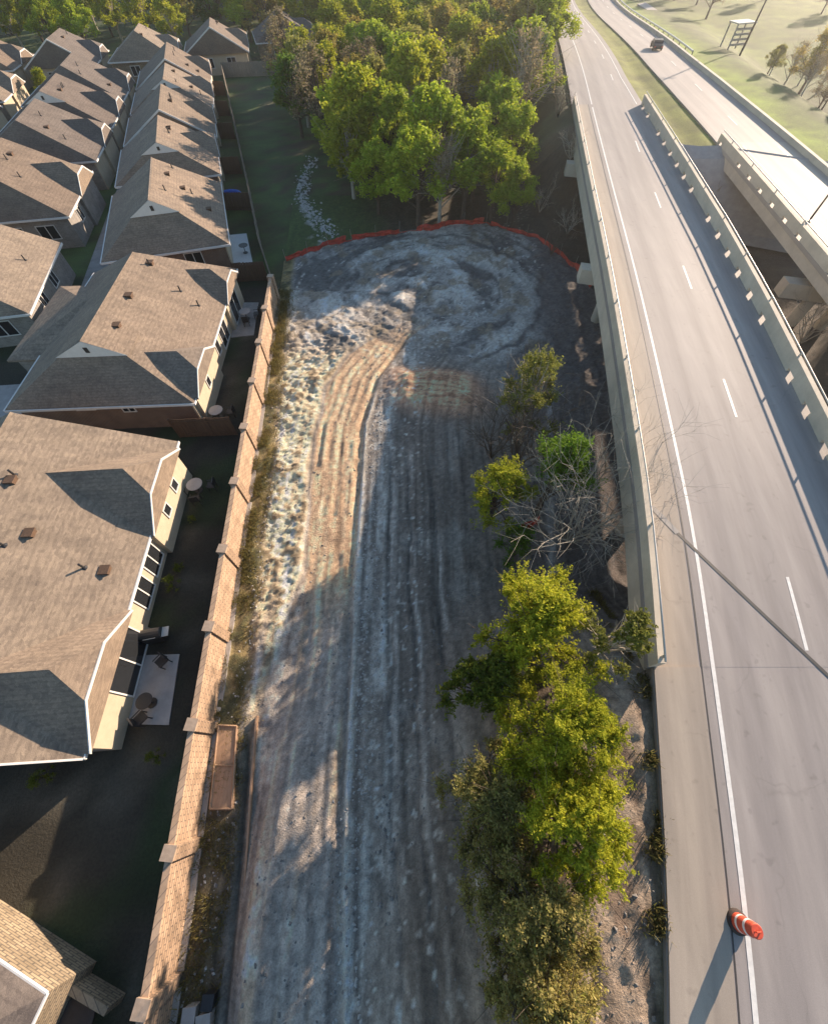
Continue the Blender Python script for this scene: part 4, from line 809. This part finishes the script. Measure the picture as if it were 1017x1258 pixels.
while cnt < 195 and tries < 30000:
    tries += 1; y = 50+150*random.random()**1.15; x = random.uniform(-75, 42)
    if not inwood(x, y): continue
    ms = 2.8+y*.017
    if any((x-a)**2+(y-b)**2 < ms*ms for a, b in taken): continue
    if y > 100 and x < -15 and y < 128: continue
    taken.append((x, y)); cnt += 1; k = random.choice(['yellow2', 'yellow', 'lime2', 'lime', 'rust', 'yellow', 'yellow2', 'rust2', 'lime', 'pale', 'pale2', 'yellow', 'bare2'])
    where = ('in the shaded front of the wood' if y < 70 else 'in the middle of the wood' if y < 110 else 'deep in the far wood')+(', highway side' if x > L1(y)-14 else ', field side' if x < -8 else ', centre')
    put_tree(W_[k], x, y, names[k]+' '+where, random.uniform(.7, 1.12), random.random()*6, 'trees of the wood')
# trees behind the far street, top left
for i in range(95):
    for _ in range(60):
        x = random.uniform(-150, -30); y = random.uniform(112, 190)
        if y > 106-(x+100)*-.22+6 and all((x-a)**2+(y-b)**2 > 26 for a, b in taken): break
    taken.append((x, y)); k = random.choice(['yellow', 'yellow', 'yellow2', 'lime', 'lime2', 'rust', 'pale2', 'green2', 'yellow2', 'pale'])
    put_tree(W_[k], x, y, names[k]+(' behind the far street, outer left' if x < -90 else ' behind the far street houses' if x < -55 else ' behind the far street, near the wood')+(', first line' if y < 140 else ', back line'), random.uniform(.75, 1.05), random.random()*6, 'trees beyond the estate')
p = at(52, 98, 3); put_tree(W_['yellow'], p[0], p[1], 'small yellow green street tree between the far roofs', .45, 0, None)
# right hand side beyond the far highway
cr = 0
while cr < 34:
    x = random.uniform(44, 125); y = random.uniform(28, 190); r2 = float(L2(y)+W2(y))
    if x < r2+12 or (90 < y < 140 and x < r2+38): continue
    if any((x-a)**2+(y-b)**2 < 30 for a, b in taken): continue
    taken.append((x, y)); cr += 1; k = random.choice(['bare', 'bare2', 'pale', 'pale2', 'rust2', 'bare2'])
    put_tree(W_[k], x, y, names[k]+' on the low ground right of the far highway, '+('near part' if y < 70 else 'middle part' if y < 120 else 'distant part'), random.uniform(.5, .85), random.random()*6, 'trees right of the far highway')
# central clump
def near_tree(seed, H, R, nl, ls, lm, bark, px, py, zc, label, **kw):
    x, y, _ = at(px, py, zc); return put_tree(tree_meshes(seed, H, R, nl, ls, lm, bark, **kw), x, y, label, 1, 0, None, z=float(hz(x, y))-.1)
near_tree(301, 7.4, 2.0, 18000, .065, L_pal2, M_barkp, 655, 478, 5.0, 'tall thin pale green tree at the top of the central clump', nclump=30, twig=7, low=.3, trunks=2, clr=.26)
near_tree(302, 6.8, 1.6, 26000, .06, L_lgr, M_bark, 692, 562, 5.6, 'small round dense green tree beside the bridge parapet', nclump=30, low=.6, clr=.38)
near_tree(303, 5.8, 1.8, 18000, .06, L_yel, M_bark, 612, 596, 4.2, 'small bright yellow green tree left of the round green tree', nclump=22, twig=4, low=.4, clr=.28)
near_tree(304, 5.6, 2.6, 44000, .06, L_yel, M_bark, 655, 770, 6.0, 'large yellow green tree in the middle of the central clump', nclump=60, twig=4, low=.4, clr=.22, trunks=2)
near_tree(305, 5.0, 1.1, 7000, .055, L_pal2, M_barkp, 722, 808, 5.0, 'light feathery tree leaning from the clump toward the bridge', nclump=22, twig=5, low=.45, clr=.26)
near_tree(306, 4.8, 1.6, 24000, .06, L_mid, M_bark, 600, 845, 5.0, 'darker green tree on the left side of the central clump', nclump=40, twig=4, low=.3, clr=.24)
near_tree(307, 4.2, 2.0, 61200, 0.043, L_yel, M_bark, 690, 900, 7.3, 'brightest yellow tree of the clump on the embankment', nclump=60, twig=3, low=.3, clr=.24, trunks=2)
near_tree(308, 4.0, 1.65, 47600, 0.043, L_yel, M_bark, 695, 1015, 7.3, 'bright yellow tree at the lower end of the central clump', nclump=48, twig=3, low=.3, clr=.25)
near_tree(309, 4.6, 1.9, 40800, 0.043, L_olv, M_bark, 600, 970, 5.4, 'dull olive brush tree below the dark green one', nclump=50, twig=7, low=.15, clr=.25, trunks=3)
near_tree(310, 3.8, 1.75, 40800, 0.043, L_olv, M_bark, 640, 1095, 5.8, 'olive and straw coloured bush near the bottom', nclump=50, twig=7, low=.1, clr=.25, trunks=3)
near_tree(311, 3.4, 1.6, 34000, 0.043, L_olv, M_bark, 655, 1210, 6.0, 'straw coloured bush at the bottom edge of the photo', nclump=44, twig=8, low=.1, clr=.25, trunks=3)
near_tree(312, 2.8, 1.3, 5000, .06, L_grn, M_bark, 640, 665, 1.8, 'low dark shrub in the shade between the small trees and the large tree', nclump=26, twig=3, low=.15, clr=.3)
SHR = tree_meshes(400, 1.8, .9, 3500, .05, L_mid, M_bark, nclump=20, low=.1)
# bare shrubs
def bare(seed, H, R, n, px, py, zc, label, bark=M_barkp, lean=(0, 0), kids=9):
    r = random.Random(seed); m = MB(); x, y, _ = at(px, py, zc); g = float(hz(x, y))
    def rec(p, d, L, rd, k):
        mid = p+d*L*.5+Vector((r.gauss(0, .08), r.gauss(0, .08), r.gauss(0, .05)))*L; e = p+d*L+Vector((r.gauss(0, .12), r.gauss(0, .12), r.gauss(0, .08)))*L
        m.tube([p, mid, e], [rd, rd*.75, rd*.45], 4, False)
        if k:
            for _ in range(r.randint(2, 4)):
                nd = (d+Vector((r.gauss(0, .55), r.gauss(0, .55), r.gauss(.05, .4)))).normalized(); rec(mid.lerp(e, r.random()), nd, L*r.uniform(.5, .75), rd*.5, k-1)
    for i in range(n):
        a = i*6.283/n+r.random(); d = Vector((math.cos(a)*R/H+lean[0], math.sin(a)*R/H+lean[1], 1)).normalized(); rec(Vector((0, 0, 0)), d, H*.55*r.uniform(.8, 1.1), .045, 3)
    t = empty('bare_shrub', (x, y, g)); tag(t, label, 'shrub', 'bare shrubs'); m.build('branches', bark, t); return t
bare(1, 5.2, 2.2, kids, 735, 645, 2.0, 'tangled bare grey shrub between the round tree and the bridge') if False else None
bare(1, 8.6, 2.9, 20, 722, 628, 3.6, 'tangled bare grey shrub between the round green tree and the bridge')
bare(2, 7.6, .5, 3, 752, 560, 4.2, 'tall leafless sapling whose twigs reach over the bridge parapet', lean=(.05, 0))
bare(3, 7.2, 1.9, 14, 645, 545, 3, 'bare brown shrub at the foot of the tall thin tree', M_bark)
bare(4, 5.0, 2.0, 12, 608, 545, 1.5, 'low leafless shrub left of the small trees', M_bark)
bare(5, 4.4, 2.4, 10, 990, 415, 1.5, 'large pale bare shrub between the two bridges')
for k, (px, py) in enumerate([(690, 235), (672, 200), (700, 275), (680, 300), (665, 250)]): bare(20+k, 3.0, 1.8, 8, px, py, 1, ['pale bare shrub between the wood and the near bridge', 'bare shrub farthest up beside the near bridge', 'bare shrub under the bridge edge beyond the orange fence', 'low bare shrub just beyond the right end of the orange fence', 'bare shrub at the right foot of the wood'][k], M_bark if k % 2 else M_barkp)
o = empty('orange_rag', (0, 0, 0)); a = at(645, 652, 1.6); o.location = a; tag(o, 'crumpled orange mesh caught in the shrubs below the round green tree', 'mesh')
V = []; 
for i in range(9):
    for j in range(5): V.append((.9*(i/8-.5)+.1*random.random(), .35*(j/4-.5)+.1*random.random(), .3*math.sin(i*1.3+j)+.2*random.random()+.9*(i/8)))
mesh('mesh_cloth', V, [[i*5+j, (i+1)*5+j, (i+1)*5+j+1, i*5+j+1] for i in range(8) for j in range(4)], M_orange, o)
pts = []
for _ in range(9000):
    y = random.uniform(10, 50); x = random.uniform(float(L1(y)+W1(y))+.5, float(L2(y))-.3)
    if vnoise(x*.3, y*.3, 90) > .5: pts.append((x, y))
blades('creek_brush', pts, .2, .9, .03, L_bro, .8)

pts = []
for a, b in zip([(384, 196), (372, 225), (372, 250), (392, 270)], [(372, 225), (372, 250), (392, 270), (412, 292)]):
    A3, B3 = at(*a), at(*b)
    for _ in range(160): t = random.random(); pts.append((A3[0]*(1-t)+B3[0]*t+random.gauss(0, .45), A3[1]*(1-t)+B3[1]*t+random.gauss(0, .9)))
scatter_rocks('field_rubble', pts, .05, .3, M_rock)
# ------------------------------------------------------------------ haze
hm = bpy.data.materials.new('haze'); hm.use_nodes = True; ht = hm.node_tree; ht.nodes.clear()
ho = ht.nodes.new('ShaderNodeOutputMaterial'); pv = ht.nodes.new('ShaderNodeVolumePrincipled'); pv.inputs['Density'].default_value = .00035; pv.inputs['Color'].default_value = (.93, .93, .95, 1); pv.inputs['Anisotropy'].default_value = .65
ht.links.new(pv.outputs[0], ho.inputs['Volume'])
stuff(MB().box(-660, 690, -290, 760, -3, 27).build('haze', hm))

for k, (px, py, kk, sc_) in enumerate([(955, 118, 'bare', .5), (985, 95, 'pale', .45), (1003, 135, 'bare2', .5), (965, 150, 'bare', .42), (940, 95, 'pale2', .35), (1008, 105, 'bare', .5), (925, 130, 'pale', .3), (990, 165, 'bare2', .4), (1012, 180, 'pale', .4)]):
    p = at(px, py, 2); put_tree(W_[kk], p[0], p[1], names[kk]+' in the scrub below the far highway bank, '+['topmost', 'upper right', 'right hand', 'lowest left', 'upper left', 'at the right edge', 'far left', 'lower right', 'lowest at the edge'][k], sc_, k, 'scrub below the far bank')
p = at(112, 1238); patio_table(p[0], p[1], 'dark round table in front of the corner house', .6, .03, M_dark)
for k, (px, py, s_) in enumerate([(215, 720, .5), (195, 930, .4), (60, 955, .5), (222, 700, .35), (238, 640, .3)]):
    p = at(px, py); sh = put_tree(SHR, p[0], p[1], ['small shrub by the middle windows of the nearest house', 'small shrub at the near rear corner of the nearest house', 'shrub under the near roof edge of the nearest house', 'tiny shrub in the shaded garden strip', 'tiny shrub beside the round garden table'][k], s_, k, 'garden shrubs', 'garden_shrub', 'shrub')
